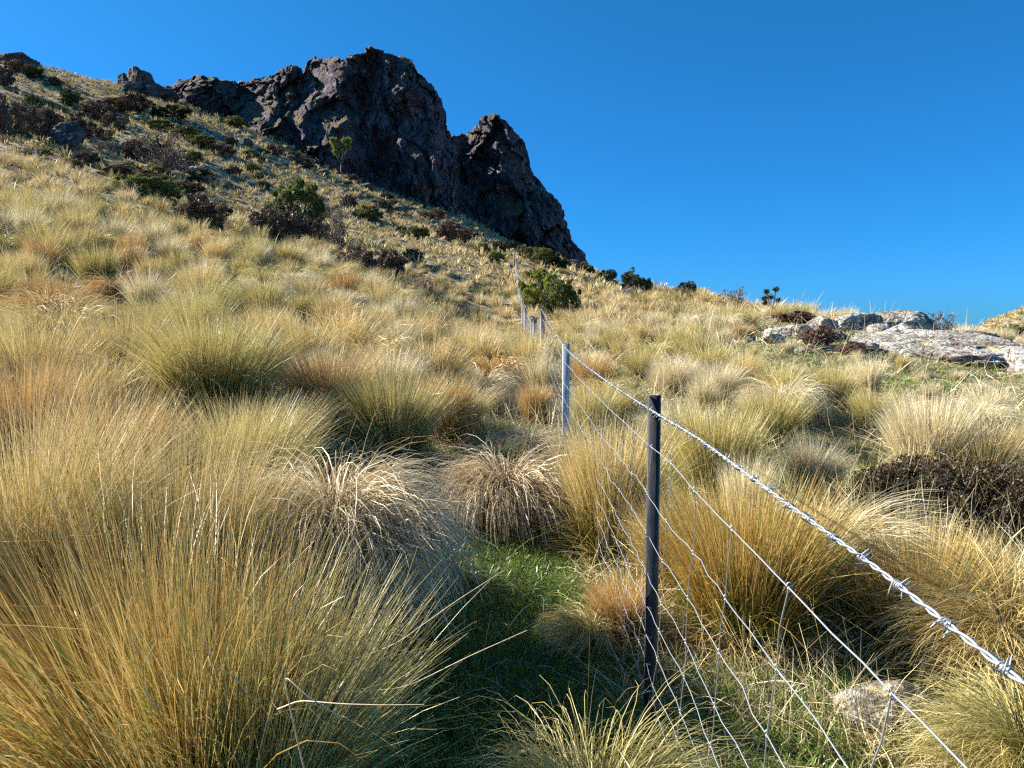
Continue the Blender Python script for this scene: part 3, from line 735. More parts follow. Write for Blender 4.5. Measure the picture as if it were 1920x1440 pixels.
for i in order:
    x, y = FX[i]
    if inview[i] and n_obj < BUD:
        q = vn[i] * .8 + .5 * r.normal()
        right = x > .5
        if right: st = 'pale' if q > -.05 else ('olive' if q > -.6 else 'orange' if q > -.8 else 'golden')
        else: st = 'golden' if q > .25 else 'olive' if q > -.15 else 'pale' if q > -.6 else 'orange'
        if y < 9 and q < -.75: st = 'dry'
        shp = ('fountain', 'upright', 'brush', 'fountain', 'dome')[int(r.integers(0, 5))]
        if st == 'dry': shp = 'dome'
        shelf = ppx[i] > 1400 and 10.3 < y < 19.5
        H = (r.uniform(.55, .9) if not right else r.uniform(.44, .68)) * (1 if y > 5 else .85)
        if shp == 'dome': H *= 1.1
        if shelf: H = r.uniform(.18, .32); st = 'pale' if r.random() < .6 else st
        me = proto(st, shp, ('near' if y < 9 else 'mid', int(r.integers(0, 2))))
        s = H / .85
        o = link("tussock", me, None, (x, y, FZ[i]), (r.normal(0, .13), r.normal(0.05, .13), r.uniform(0, 6.28)), (s * r.uniform(.78, 1.2), s * r.uniform(.78, 1.2), s * r.uniform(.88, 1.12)))
        sz = "tall" if H > .74 else "small" if H < .5 else "medium"
        pyc = 720 - F * math.tan(math.atan2(FZ[i] + H * .5, y) + PITCH)
        tag(o, find_label("%s %s%s tussock" % (sz, ADJ[st], " rounded" if shp == 'dome' and st != 'dry' else " spiky" if shp == 'brush' else ""), ppx[i], pyc), "tussock", G)
        n_obj += 1
    else:
        rest.append(i)

def tile(protos, idxs, r, hmin, hmax, lean=0.0):
    """many copies of small blade meshes joined into one"""
    parts = []
    k = r.integers(0, len(protos), len(idxs))
    for j, (V, Q, C) in enumerate(protos):
        ii = np.asarray(idxs)[k == j]
        if not len(ii): continue
        a = r.uniform(0, 6.28, len(ii)); s = r.uniform(hmin, hmax, len(ii)) / .8; sz = s * r.uniform(.85, 1.15, len(ii))
        ca, sa = np.cos(a)[:, None], np.sin(a)[:, None]
        x = (V[None, :, 0] * ca - V[None, :, 1] * sa) * s[:, None]; y = (V[None, :, 0] * sa + V[None, :, 1] * ca) * s[:, None]; z = V[None, :, 2] * sz[:, None]
        W = np.stack([x + FX[ii, 0][:, None], y + FX[ii, 1][:, None], z + FZ[ii][:, None]], -1)
        Qn = (Q[None] + (np.arange(len(ii)) * len(V))[:, None, None]).reshape(-1, 4)
        Cn = np.repeat(C[None], len(ii), 0).copy()
        tv = np.clip(vn[ii] * .3 + r.normal(0, .2, len(ii)), -.45, .45)
        scrub = (ppx[ii] < 430) & (FX[ii, 1] > 44)
        tv = tv - .16 * scrub  # darker tint: hill shade put into the colour of the scrubby left slope
        Cn[..., 0] = np.clip(Cn[..., 0] * .4 + .3 + tv[:, None], 0, 1)
        parts.append((W.reshape(-1, 3), Qn, Cn.reshape(-1, 3)))
    return cat_parts(parts)
rest = np.array(rest)
# tussocks outside the picture keep the ground honest when seen from the side
P_near = [blades(np.random.default_rng(340 + j), 700, .8, .18, (.36, .5, .28)[j % 3], (.6, .4, 1.5)[j % 3], 4, .008, clump=10) for j in range(3)]
P_mid = [blades(np.random.default_rng(300 + j), 230, .8, .2, (.36, .5, .28)[j % 3], (.6, .4, 1.5)[j % 3], 3, .018, clump=6) for j in range(6)]
P_far = [blades(np.random.default_rng(320 + j), 44, .8, .24, (.45, .65, .4)[j % 3], (.6, .5, 1.5)[j % 3], 2, .065, clump=3) for j in range(8)]
flank = rest[FX[rest, 1] < 12]; mid = rest[(FX[rest, 1] >= 12) & (FX[rest, 1] < 48)]; farr = rest[FX[rest, 1] >= 48]
V, Q, C = cat_parts([tile(P_near, flank, r, .5, .85), tile(P_mid, mid, r, .42, .80), tile(P_far, farr, r, .55, 1.05)])
o = link("tussock_grass", mesh("tussock_grass", V, Q, C, mats=[M['slope']]))
tag(o, "straw coloured tussock grass covering the far slopes up to the cliffs", None, None, "stuff")

# ------------------------------------------------------------------ turf and litter
def scatter(n, r, rmin, rmax, tmax=.74):
    rr = np.exp(r.uniform(math.log(rmin), math.log(rmax), n)); a = r.uniform(-tmax, tmax, n)
    return rr * np.sin(a), rr * np.cos(a), rr
def strands(name, n, seed, rmin, rmax, length, width, tilt, curl, segs, mat, label, tintf, grow=.0, keep=None, tmax=.74):
    r = np.random.default_rng(seed)
    x, y, rr = scatter(n, r, rmin, rmax, tmax)
    rock_d = np.hypot(x - float(ray(1690, 1318)[0]) * 3.05, (y - 3.05) * .8); m = rock_d > .14; x, y, rr = x[m], y[m], rr[m]; n = len(x)
    if keep is not None:
        m = keep(x, y, r); x, y, rr = x[m], y[m], rr[m]; n = len(x)
    z = ground(x, y)
    sc = 1 + grow * rr
    L = r.uniform(*length, n) * (1 + grow * .35 * rr); W = width * sc * r.uniform(.7, 1.3, n)
    ph = r.uniform(0, 6.28, n); th0 = np.abs(r.normal(tilt[0], tilt[1], n)); cu = r.normal(curl[0], curl[1], n)
    t = np.linspace(0, 1, segs + 1)[None]
    theta = th0[:, None] + cu[:, None] * t; ph = ph[:, None] + r.normal(0, .6, n)[:, None] * t
    d = np.stack([np.sin(theta) * np.cos(ph), np.sin(theta) * np.sin(ph), np.cos(theta)], -1)
    pos = np.concatenate([np.zeros((n, 1, 3)), np.cumsum(d[:, :-1] * (L / segs)[:, None, None], 1)], 1)
    pos[..., 2] = np.maximum(pos[..., 2], .004)
    pos += np.stack([x, y, z - .004], -1)[:, None]
    rv = r.normal(size=(n, 1, 3)); side = np.cross(d, rv); side /= np.linalg.norm(side, axis=-1)[..., None] + 1e-9
    ww = (W[:, None] * (1 - .8 * t ** 2))[..., None] / 2
    V = np.stack([pos - side * ww, pos + side * ww], 2)
    i = np.arange(n)[:, None] * (segs + 1) * 2 + np.arange(segs)[None] * 2
    Q = np.stack([i, i + 1, i + 3, i + 2], -1).reshape(-1, 4)
    C = np.zeros((n, segs + 1, 2, 3)); C[..., 0] = tintf(x, y, r, n)[:, None, None]; C[..., 1] = t[..., None]
    o = link(name, mesh(name, V.reshape(-1, 3), Q, C.reshape(-1, 3), mats=[mat]))
    return tag(o, label, None, None, "stuff")
def p2(x, y, s, o=0): return fbm(np.stack([x, y, 0 * x], 1) * s + o, 3)
def turf_tint(x, y, r, n):
    on = ((x > -1.0 - .02 * y) & (x < .5) & (y < 6)).astype(float)
    return np.clip(.45 + .3 * p2(x, y, .7, 8) + r.normal(0, .2, n) - .06 * on + .12 * (1 - on), 0, 1)
strands("turf", 230000, 61, 1.0, 12, (.025, .07), .0028, (.6, .4), (.6, .5), 2, M['turf'], "short green turf on the path and between the tussocks", turf_tint, grow=.10)
strands("side_turf", 60000, 71, .35, 14, (.03, .09), .005, (.6, .4), (.6, .5), 2, M['turf'], "short green turf on the flanks of the path", lambda x, y, r, n: np.clip(.6 + .3 * p2(x, y, .7, 8) + r.normal(0, .2, n), 0, 1), grow=.12, tmax=1.75)
strands("side_litter", 36000, 72, .6, 16, (.12, .32), .004, (.9, .35), (.6, .6), 3, M['dry'], "loose dry straw on the flanks of the slope", lambda x, y, r, n: np.clip(.6 + .3 * p2(x, y, 1.2, 30) + r.normal(0, .2, n), 0, 1), grow=.16, tmax=1.75,
        keep=lambda x, y, r: (np.abs(x) > .6 * y) & (x * x + y * y > 1.2))
strands("turf_shelf", 60000, 62, 12, 30, (.05, .12), .006, (.7, .4), (.5, .5), 2, M['turf'], "patchy green turf around the rocky shelf and the upper bank",
        lambda x, y, r, n: np.clip(.48 + .35 * p2(x, y, .5, 8) + r.normal(0, .2, n), 0, 1), grow=.05)
def offpath(x, y, r):
    on = ((x > -.7) & (x < .42) & (y < 5.3) & (y > 1.4)) | ((x > .3) & (x < 1.25) & (y < 3.0))
    dens = .35 + .8 * (p2(x, y, .9, 20) > -.1)
    return np.where(on, r.random(len(x)) < .06, r.random(len(x)) < dens)
strands("dry_grass_litter", 66000, 63, 1.2, 26, (.10, .32), .0022, (1.05, .35), (.6, .6), 4, M['dry'], "loose dry straw lying between the tussocks",
        lambda x, y, r, n: np.clip(.62 + .3 * p2(x, y, 1.2, 30) + r.normal(0, .2, n), 0, 1), grow=.16, keep=offpath)
strands("standing_dry_grass", 24000, 64, 3.0, 26, (.18, .42), .0022, (.25, .25), (.5, .4), 4, M['pale'], "thin standing pale grass stalks among the tussocks",
        lambda x, y, r, n: np.clip(.5 + .3 * p2(x, y, 1.2, 50) + r.normal(0, .2, n), 0, 1), grow=.16,
        keep=lambda x, y, r: ~((960 + F * x / y > 1400) & (y > 10) & (y < 21)) & (p2(x, y, .45, 70) > -.05 + (x < .45) * .15) & ~((x > -1.0) & (x < .9) & (y < 5.4)) & (r.random(len(x)) < .9))

# small broad leaves of clover and weeds in the path's turf
r = np.random.default_rng(88); n = 26000
x = r.uniform(-1.1, 1.3, n); y = r.uniform(1.6, 6.2, n)
m = p2(x, y, 1.6, 60) + r.normal(0, .25, n) > -.05; x, y = x[m], y[m]; n = len(x)
c = np.stack([x, y, ground(x, y) + r.uniform(.008, .04, n)], 1)
nn = r.normal(0, .45, (n, 3)) + np.array([0, 0, 1]); nn /= np.linalg.norm(nn, axis=1)[:, None]
u = np.cross(nn, r.normal(size=(n, 3))); u /= np.linalg.norm(u, axis=1)[:, None]; v = np.cross(nn, u); L = r.uniform(.005, .012, n)[:, None]
V = np.stack([c - u * L, c + v * L * .7, c + u * L, c - v * L * .7], 1).reshape(-1, 3)
C = np.zeros((n, 4, 3)); C[..., 0] = np.clip(r.normal(.5, .2, n), 0, .95)[:, None]; C[..., 1] = .3
tag(link("weeds", mesh("weeds", V, np.arange(n * 4).reshape(-1, 4), C.reshape(-1, 3), mats=[M['green']])), "small round leaved weeds in the turf of the path", None, None, "stuff")

# ------------------------------------------------------------------ shrubs
def tube(P, rad, k=6, cap=True):
    P = np.asarray(P, float); n = len(P); rad = np.broadcast_to(np.asarray(rad, float), (n,))
    T = np.gradient(P, axis=0); T /= np.linalg.norm(T, axis=1)[:, None] + 1e-12
    ref = np.array([0, 0, 1.0]) if abs(T[:, 2]).mean() < .8 else np.array([1.0, 0, 0])
    A = np.cross(T, ref); A /= np.linalg.norm(A, axis=1)[:, None] + 1e-12; B = np.cross(T, A)
    an = np.linspace(0, 2 * np.pi, k, endpoint=False)
    V = P[:, None] + rad[:, None, None] * (A[:, None] * np.cos(an)[None, :, None] + B[:, None] * np.sin(an)[None, :, None])
    i = np.arange(n - 1)[:, None] * k + np.arange(k)[None]; j = np.arange(n - 1)[:, None] * k + (np.arange(k)[None] + 1) % k
    Q = np.stack([i, i + k, j + k, j], -1).reshape(-1, 4)
    return V.reshape(-1, 3), Q
def cat2(parts):
    Vs, Qs, o = [], [], 0
    for V, Q in parts: Vs.append(V); Qs.append(Q + o); o += len(V)
    return np.concatenate(Vs), np.concatenate(Qs)
def shrub_meshes(seed, mat, size, nclump, nleaf, leaf, cl=1.0, spiky=False):
    r = np.random.default_rng(seed)
    W, Dp, H = size
    u = r.normal(size=(nclump, 3)); u /= np.linalg.norm(u, axis=1)[:, None]
    rad = r.uniform(.35, 1.0, nclump) ** .6
    lob = 1 + .28 * perlin(u * 1.7 + seed)
    c = u * rad[:, None] * lob[:, None] * np.array([W / 2, Dp / 2, H / 2]) + np.array([0, 0, H * .52])
    c[:, 2] = np.maximum(c[:, 2], H * .07)
    cs = r.uniform(.045, .125, nclump) * (W + H) / 2 * cl
    k = np.repeat(np.arange(nclump), nleaf); n = len(k)
    d = r.normal(size=(n, 3)); d /= np.linalg.norm(d, axis=1)[:, None]
    pos = c[k] + d * (cs[k] * r.uniform(.2, 1, n) ** .5)[:, None]
    pos[:, 2] = np.maximum(pos[:, 2], .01)
    ax = d + r.normal(0, .5, (n, 3)) + np.array([0, 0, .35]); ax /= np.linalg.norm(ax, axis=1)[:, None]
    sd = np.cross(ax, r.normal(size=(n, 3))); sd /= np.linalg.norm(sd, axis=1)[:, None]
    L = leaf * r.uniform(.6, 1.4, n); Wd = L * (.28 if not spiky else .16)
    V = np.stack([pos - ax * L[:, None] * .5, pos + sd * Wd[:, None] , pos + ax * L[:, None] * .5, pos - sd * Wd[:, None]], 1).reshape(-1, 3)
    Q = np.arange(n * 4).reshape(-1, 4)
    ti = np.clip(.5 + .5 * (r.random(nclump)[k] - .5) + .6 * (r.random(n) - .5), 0, 1)
    C = np.zeros((n, 4, 3)); C[..., 0] = ti[:, None]; C[..., 1] = np.array([0, .5, 1, .5])
    fol = mesh("foliage", V, Q, C.reshape(-1, 3), mats=[M[mat]])
    tb = []
    for j in r.choice(nclump, min(nclump, 26), replace=False):
        e = c[j] + r.normal(0, .03, 3) * W; m = e * np.array([.35, .35, .5]) + r.normal(0, .04, 3) * W; b = np.array([r.normal(0, .05) * W, r.normal(0, .05) * W, -.08])
        t = np.linspace(0, 1, 6)[:, None]
        P = (1 - t) ** 2 * b + 2 * t * (1 - t) * m + t * t * e
        tb.append(tube(P, np.linspace(.016, .004, 6) * (W + H) / 1.6, 5))
        for q in range(3):
            s0 = P[3 + q % 2]; e2 = e + r.normal(0, .12, 3) * W
            tb.append(tube(s0 + (e2 - s0) * np.linspace(0, 1, 4)[:, None] + r.normal(0, .01, (4, 3)) * W, np.linspace(.006, .002, 4) * (W + H) / 1.6, 4))
    V2, Q2 = cat2(tb)
    return fol, mesh("branches", V2, Q2, mats=[M['twig']])
SH = {
    'brown': [shrub_meshes(401, 'brownleaf', (1.0, 1.0, .75), 95, 130, .045), shrub_meshes(402, 'brownleaf', (1.1, .9, .7), 80, 140, .045)],
    'green': [shrub_meshes(403, 'greenleaf', (1.0, 1.0, .72), 80, 150, .05), shrub_meshes(404, 'greenleaf', (1.1, .9, .75), 90, 130, .05)],
    'lime': [shrub_meshes(413, 'limeleaf', (1.0, 1.0, .75), 90, 150, .045)],
    'dark': [shrub_meshes(405, 'darkleaf', (1.0, 1.0, .8), 80, 130, .05), shrub_meshes(406, 'darkleaf', (1.0, .9, .8), 70, 130, .05)],
    'red': [shrub_meshes(407, 'redleaf', (1.0, 1.0, .7), 80, 130, .045)],
    'twiggy': [shrub_meshes(408, 'brownleaf', (1.0, 1.0, .9), 60, 26, .04), shrub_meshes(409, 'redleaf', (1.1, 1.0, .6), 60, 30, .035)],
}
nsh = 0
def shrub(kind, px, pyb, Y, wpx, hpx, label, group="shrubs scattered over the hillside", cat="bush", name=None):
    """width and height as seen in the photograph's pixels at that distance"""
    global nsh
    x = float(ray(px, pyb)[0]) * Y
    W, H = wpx * Y / F * 1.06, hpx * Y / F * (1.22 if Y < 60 else 1.1)
    fo, br = SH[kind][nsh % len(SH[kind])]; nsh += 1
    rt = link(name or {"brown": "brown_bush", "green": "green_bush", "lime": "green_bush", "dark": "dark_green_bush", "red": "russet_bush", "twiggy": "twiggy_bush"}[kind], None, None, (x, Y, g1(x, Y) - .05 * H), (0, 0, (nsh * .83) % 1.2 - .6), (W, W, H / .78))
    link("foliage", fo, rt); link("branches", br, rt)
    return tag(rt, label, cat, group)
def depth(px, py):
    """distance at which the view ray through a pixel meets the hillside (first hit)"""
    a, b = ray(px, py)
    Y = np.exp(np.linspace(math.log(2), math.log(175), 700))
    hit = np.nonzero(ground(a * Y, Y) >= b * Y)[0]
    return float(Y[hit[0]]) if len(hit) else None
bush_list = [
    ('brown', 383, 440, 92, 62, "dark brown bush standing alone left of the green topped bush"),
    ('brown', 520, 455, 96, 66, "dark brown bush forming the left half of the paired bushes"),
    ('green', 562, 446, 92, 92, "rounded olive topped bush forming the right half of the pair"),
    ('brown', 590, 462, 56, 50, "small brown bush at the foot of the olive topped bush"),
    ('twiggy', 632, 476, 52, 72, "grey leafless twiggy bush right of the olive topped bush"),
    ('brown', 668, 512, 66, 48, "dark brown bush, left of the two round ones below the twiggy bush"),
    ('brown', 733, 525, 66, 48, "dark brown bush, right of the two round ones below the twiggy bush"),
    ('twiggy', 786, 558, 66, 46, "grey brown bush lowest in the chain of dark bushes"),
    ('brown', 826, 580, 44, 18, "low brown mat bush right of the chain of dark bushes"),
    ('brown', 775, 492, 40, 24, "small brown bush on open slope above the round pair"),
    ('green', 265, 378, 74, 44, "bright olive bush on the brow of the left bank"),
    ('green', 305, 384, 60, 42, "olive bush touching the right side of the one on the brow"),
    ('twiggy', 310, 325, 84, 60, "reddish twiggy bush on the shaded slope above the olive bushes"),
    ('brown', 265, 300, 60, 40, "dark bush left of the reddish twiggy one"),
    ('brown', 15, 262, 60, 80, "tall brown bush at the left edge above the brow"),
    ('brown', 75, 262, 70, 66, "wide brown bush next to the left edge bush"),
    ('brown', 150, 262, 50, 44, "brown bush right of the round crag"),
    ('brown', 182, 232, 56, 44, "dark bush up the slope right of the round crag"),
    ('dark', 134, 200, 34, 28, "small round dark bush high on the left slope"),
    ('green', 58, 200, 34, 20, "green bush high at the left"),
    ('brown', 215, 245, 44, 28, "low dark bush under the small bush row"),
    ('brown', 215, 210, 60, 26, "dark scrub below the skyline crag's left side"),
    ('brown', 255, 208, 64, 28, "dark scrub right below the skyline crag"),
    ('dark', 320, 222, 70, 20, "long dark scrub below the gap beside the cliff"),
    ('green', 300, 245, 50, 18, "olive scrub on the slope under the crags, left end"),
    ('green', 345, 260, 56, 20, "olive scrub on the slope under the crags, middle"),
    ('green', 380, 275, 46, 20, "olive scrub on the slope under the crags, right end"),
    ('brown', 412, 292, 50, 24, "brown scrub at the foot of the cliff's left shoulder"),
    ('green', 470, 302, 30, 22, "small green bush at the cliff foot"),
    ('green', 440, 240, 44, 18, "green scrub on the ledge of the cliff's left shoulder"),
    ('brown', 240, 340, 90, 24, "low dark scrub in the hollow behind the left brow"),
    ('brown', 350, 362, 60, 22, "low dark scrub right of the hollow"),
    ('brown', 440, 330, 30, 16, "tiny dark bush on the pale slope"),
    ('brown', 655, 392, 26, 28, "upright dark bush on the pale slope below the cabbage tree"),
    ('brown', 723, 395, 30, 20, "dark bush at the edge of the cliff shadow"),
    ('green', 690, 412, 50, 24, "olive bush on the pale slope below the cliff"),
    ('green', 780, 452, 50, 26, "olive bush right of the pale grey rock"),
    ('red', 840, 452, 44, 34, "reddish bush under the main cliff, left of its twin"),
    ('red', 868, 456, 36, 28, "reddish bush under the main cliff, right of its twin"),
    ('green', 905, 478, 26, 22, "small green bush, leftmost in the cluster by the tall far post"),
    ('dark', 938, 474, 30, 20, "dark green bush against the peak beside the tall far post"),
    ('green', 928, 492, 34, 20, "green bush just left of the tall far post"),
    ('green', 985, 488, 34, 26, "green bush just right of the tall far post"),
    ('green', 1015, 498, 52, 30, "round green bush under the small peak"),
    ('dark', 1048, 506, 40, 26, "dark green bush at the right of the cluster under the small peak"),
    ('lime', 1008, 536, 46, 28, "olive bush behind the large green bush"),
    ('lime', 1018, 588, 84, 66, "largest bright green bush beside the far fence posts"),
    ('green', 1050, 592, 62, 60, "shaded right lobe bush joined to the large green one"),
    ('dark', 1098, 516, 30, 22, "dark green bush where the peak meets the grass"),
    ('dark', 1138, 530, 34, 22, "dark spiky bush on the skyline right of the peak"),
    ('dark', 1186, 548, 44, 34, "round dark green bush on the skyline"),
    ('dark', 1212, 545, 24, 22, "small dark bush right of the round skyline one"),
    ('twiggy', 1262, 562, 30, 18, "thin twiggy bush on the skyline"),
    ('dark', 1286, 560, 34, 26, "wind shaped dark bush on the middle of the right skyline"),
    ('twiggy', 1378, 586, 58, 34, "grey purple twiggy bush on the skyline"),
    ('red', 1490, 610, 74, 22, "purple brown heath mat behind the rocky shelf"),
    ('red', 1535, 652, 66, 34, "purple brown heath growing between the grey outcrops"),
    ('red', 1602, 668, 60, 22, "purple brown heath below the yellow lichen outcrop"),
    ('twiggy', 1760, 622, 60, 38, "sparse twiggy bush on the skyline right of the big boulder"),
    ('dark', 1412, 582, 30, 14, "low green plants on the skyline left of the knobbly shrub"),
    ('green', 1905, 634, 46, 24, "green bush on the far right hill"),
    ('brown', 1520, 782, 72, 60, "dark twiggy heath bush on the left of the small lawn"),
    ('brown', 40, 140, 46, 22, "dark bush on the top of the left hill"),
    ('dark', 68, 148, 30, 18, "dark green bush on the left hill's skyline"),
    ('brown', 105, 162, 26, 14, "small dark bush, lowest on the left hill's skyline"),
    ('brown', 8, 165, 30, 40, "dark bush at the left edge near the hilltop"),
    ('brown', 95, 240, 40, 30, "brown bush between the wide bush and the round crag"),
    ('dark', 550, 300, 36, 12, "dark scrub in the shadow at the cliff foot"),
]
for kd, px, pyb, wp, hp, lab in bush_list:
    Y = None
    for dy in (0, 4, 8, 14, 22):
        Y = depth(px, pyb + dy)
        if Y: break
    if Y is None: Y = 40
    shrub(kd, px, pyb, Y, wp, hp, lab)
rs_ = np.random.default_rng(91)
k = 0
while k < 52:
    px = rs_.uniform(0, 520); t = rs_.random(); py = 190 + px * .22 + t * (75 + .05 * px) + (1 - px / 520) * 30
    Y = depth(px, py)
    if Y is None or Y < 50: k += .2; continue
    kd = ('brown', 'brown', 'dark', 'twiggy', 'green')[int(rs_.integers(0, 5))]
    wp = rs_.uniform(16, 44) * 100 / (Y + 40); hp = wp * rs_.uniform(.4, .75)
    shrub(kd, px, py, Y, wp, hp, find_label("low %s bush" % {'brown': 'dark brown', 'dark': 'dark green', 'twiggy': 'greyish twiggy', 'green': 'olive'}[kd], px, py - hp / 2)); k += 1
# scrub and fallen blocks along the foot of the cliffs
for k in range(26):
    px = 440 + k * 25.5 + rs_.uniform(-9, 9); py = np.interp(px, [440, 650, 800, 960, 1110], [262, 336, 404, 466, 508]) + rs_.uniform(0, 12)
    Y = depth(px, py)
    if Y is None or Y < 70: continue
    if k % 3 == 1:
        sx = rs_.uniform(.7, 1.7)
        rock("hillside_rock", px, py, Y, (sx, sx * .8, sx * .6), 500 + k, 'darkrock', find_label("fallen cliff foot rock", px, py), sub=4, sink=.2, planes=14)
    else:
        wp = rs_.uniform(14, 34)
        shrub(('brown', 'dark', 'brown')[k % 3], px, py, Y, wp, wp * rs_.uniform(.4, .7), find_label("%s cliff foot bush" % ('brown', 'dark', 'brown')[k % 3], px, py))
# the brown heath mat at the right
x = float(ray(1790, 880)[0]) * 5.8
fo, br = shrub_meshes(440, 'heath', (1.6, 1.0, .42), 520, 210, .020, .85)
rt = link("heath_mat", None, None, (x, 5.8, g1(x, 5.8) - .02)); link("foliage", fo, rt); link("branches", br, rt)
tag(rt, "wide low mat of dark brown heath near the right edge", "heath", "shrubs scattered over the hillside")

# cabbage tree on the cliff foot and the knobbly shrub on the skyline
def cabbage(name, px, pyb, Y, hpx, seed, label, cat, heads=7, mat='greenleaf', spread=.35):
    r = np.random.default_rng(seed)
    x = float(ray(px, pyb)[0]) * Y; H = hpx * Y / F
    rt = link(name, None, None, (x, Y, float(zat(px, pyb, Y))))
    tb = [tube(np.array([[0, 0, -.5], [0, 0, H * .15], [H * .03, 0, H * .35]]), [H * .035, H * .03, H * .025], 6)]
    Vl, Ql, Cl = [], [], []
    for j in range(heads):
        e = np.array([r.normal(0, spread) * H * .55, r.normal(0, .15) * H, H * r.uniform(.45, .93)])
        b = np.array([H * .01, 0, H * r.uniform(.1, .3)])
        m = (b + e) / 2 + np.array([e[0] * .3, 0, -H * .05])
        t = np.linspace(0, 1, 6)[:, None]
        tb.append(tube((1 - t) ** 2 * b + 2 * t * (1 - t) * m + t * t * e, np.linspace(.022, .012, 6) * H, 5))
        V, Q, C = blades(r, 220, H * .15, H * .01, 2.6, .3, 3, H * .022, clump=1, maxth=3, grounded=False)
        Vl.append((V + e, Q, C))
    V, Q = cat2(tb); link("trunk", mesh("trunk", V, Q, mats=[M['twig']]), rt)
    V, Q, C = cat_parts(Vl); link("crown", mesh("crown", V, Q, C, mats=[M[mat]]), rt)
    return tag(rt, label, cat)
cabbage("cabbage_tree", 640, 318, 141, 60, 5, "slender bright green cabbage tree standing against the dark cliff", "tree", 9, 'limeleaf')
Yk = depth(1450, 596) or 27
cabbage("knobbly_shrub", 1448, 590, Yk, 54, 8, "knobbly dark shrub with tufted heads on the right skyline", "shrub", 6, 'darkleaf')

# ------------------------------------------------------------------ fence
r = np.random.default_rng(77)
fence = link("wire_fence", None, None, (.53, 2.9, g1(.53, 2.9)))
tag(fence, "wire netting fence with a barbed top wire climbing the hillside", "fence")
FO = np.array(fence.location)
def fpart(name, V, Q, mat, parent=None, smooth=False, loc=None):
    me = mesh(name, V - FO if loc is None else V, Q, mats=[M[mat]], smooth=smooth)
    o = link(name, me, parent or fence)
    return o
def px2x(px, Y): return float(ray(px, 700)[0]) * Y
POSTS = [  # x, Y, ztop, kind
    (.50, -1.4, -.30, 'black'), (.53, 2.9, float(zat(1230, 741, 2.9)), 'black'), (px2x(1061, 7.3), 7.3, float(zat(1061, 645, 7.3)), 'silver'),
    (px2x(1016, 13.4), 13.4, float(zat(1016, 575, 13.4)), 'wood'), (px2x(1004, 16.6), 16.6, float(zat(1004, 594, 16.6)), 'wood'),
    (px2x(997, 20), 20, float(zat(997, 592, 20)), 'wood'), (px2x(987, 25), 25, float(zat(987, 577, 25)), 'wood'),
    (px2x(981, 31), 31, float(zat(981, 562, 31)), 'wood'), (px2x(976, 38), 38, float(zat(976, 545, 38)), 'wood'), (px2x(972, 46), 46, float(zat(972, 520, 46)), 'wood'),
    (px2x(968, 56), 56, float(zat(968, 490, 56)), 'wood'), (px2x(964, 68), 68, float(zat(964, 466, 68)), 'wood'),
]
PLAB = ["", "near black steel post with punched holes", "silver galvanised post, second along the fence", "dark weathered post on the crest of the bend"]
def extrude(poly, z0, z1, slices=2):
    poly = np.array(poly); n = len(poly); zs = np.linspace(z0, z1, slices)
    V = np.concatenate([np.c_[poly, np.full(n, z)] for z in zs])
    i = np.arange(slices - 1)[:, None] * n + np.arange(n)[None]; j = np.arange(slices - 1)[:, None] * n + (np.arange(n)[None] + 1) % n
    return V, np.stack([i, j, j + n, i + n], -1).reshape(-1, 4)
def ypost(flange, t, stem):
    """cross-section of a Y-shaped star post: two broad flanges and a stem"""
    a = .5 * t
    return [(-flange, -a - .003), (-flange, a - .003), (-a * 2.2, a + .004), (-a, stem), (a, stem), (a * 2.2, a + .004), (flange, a - .003), (flange, -a - .003), (a * 1.5, -a - .001), (-a * 1.5, -a - .001)]
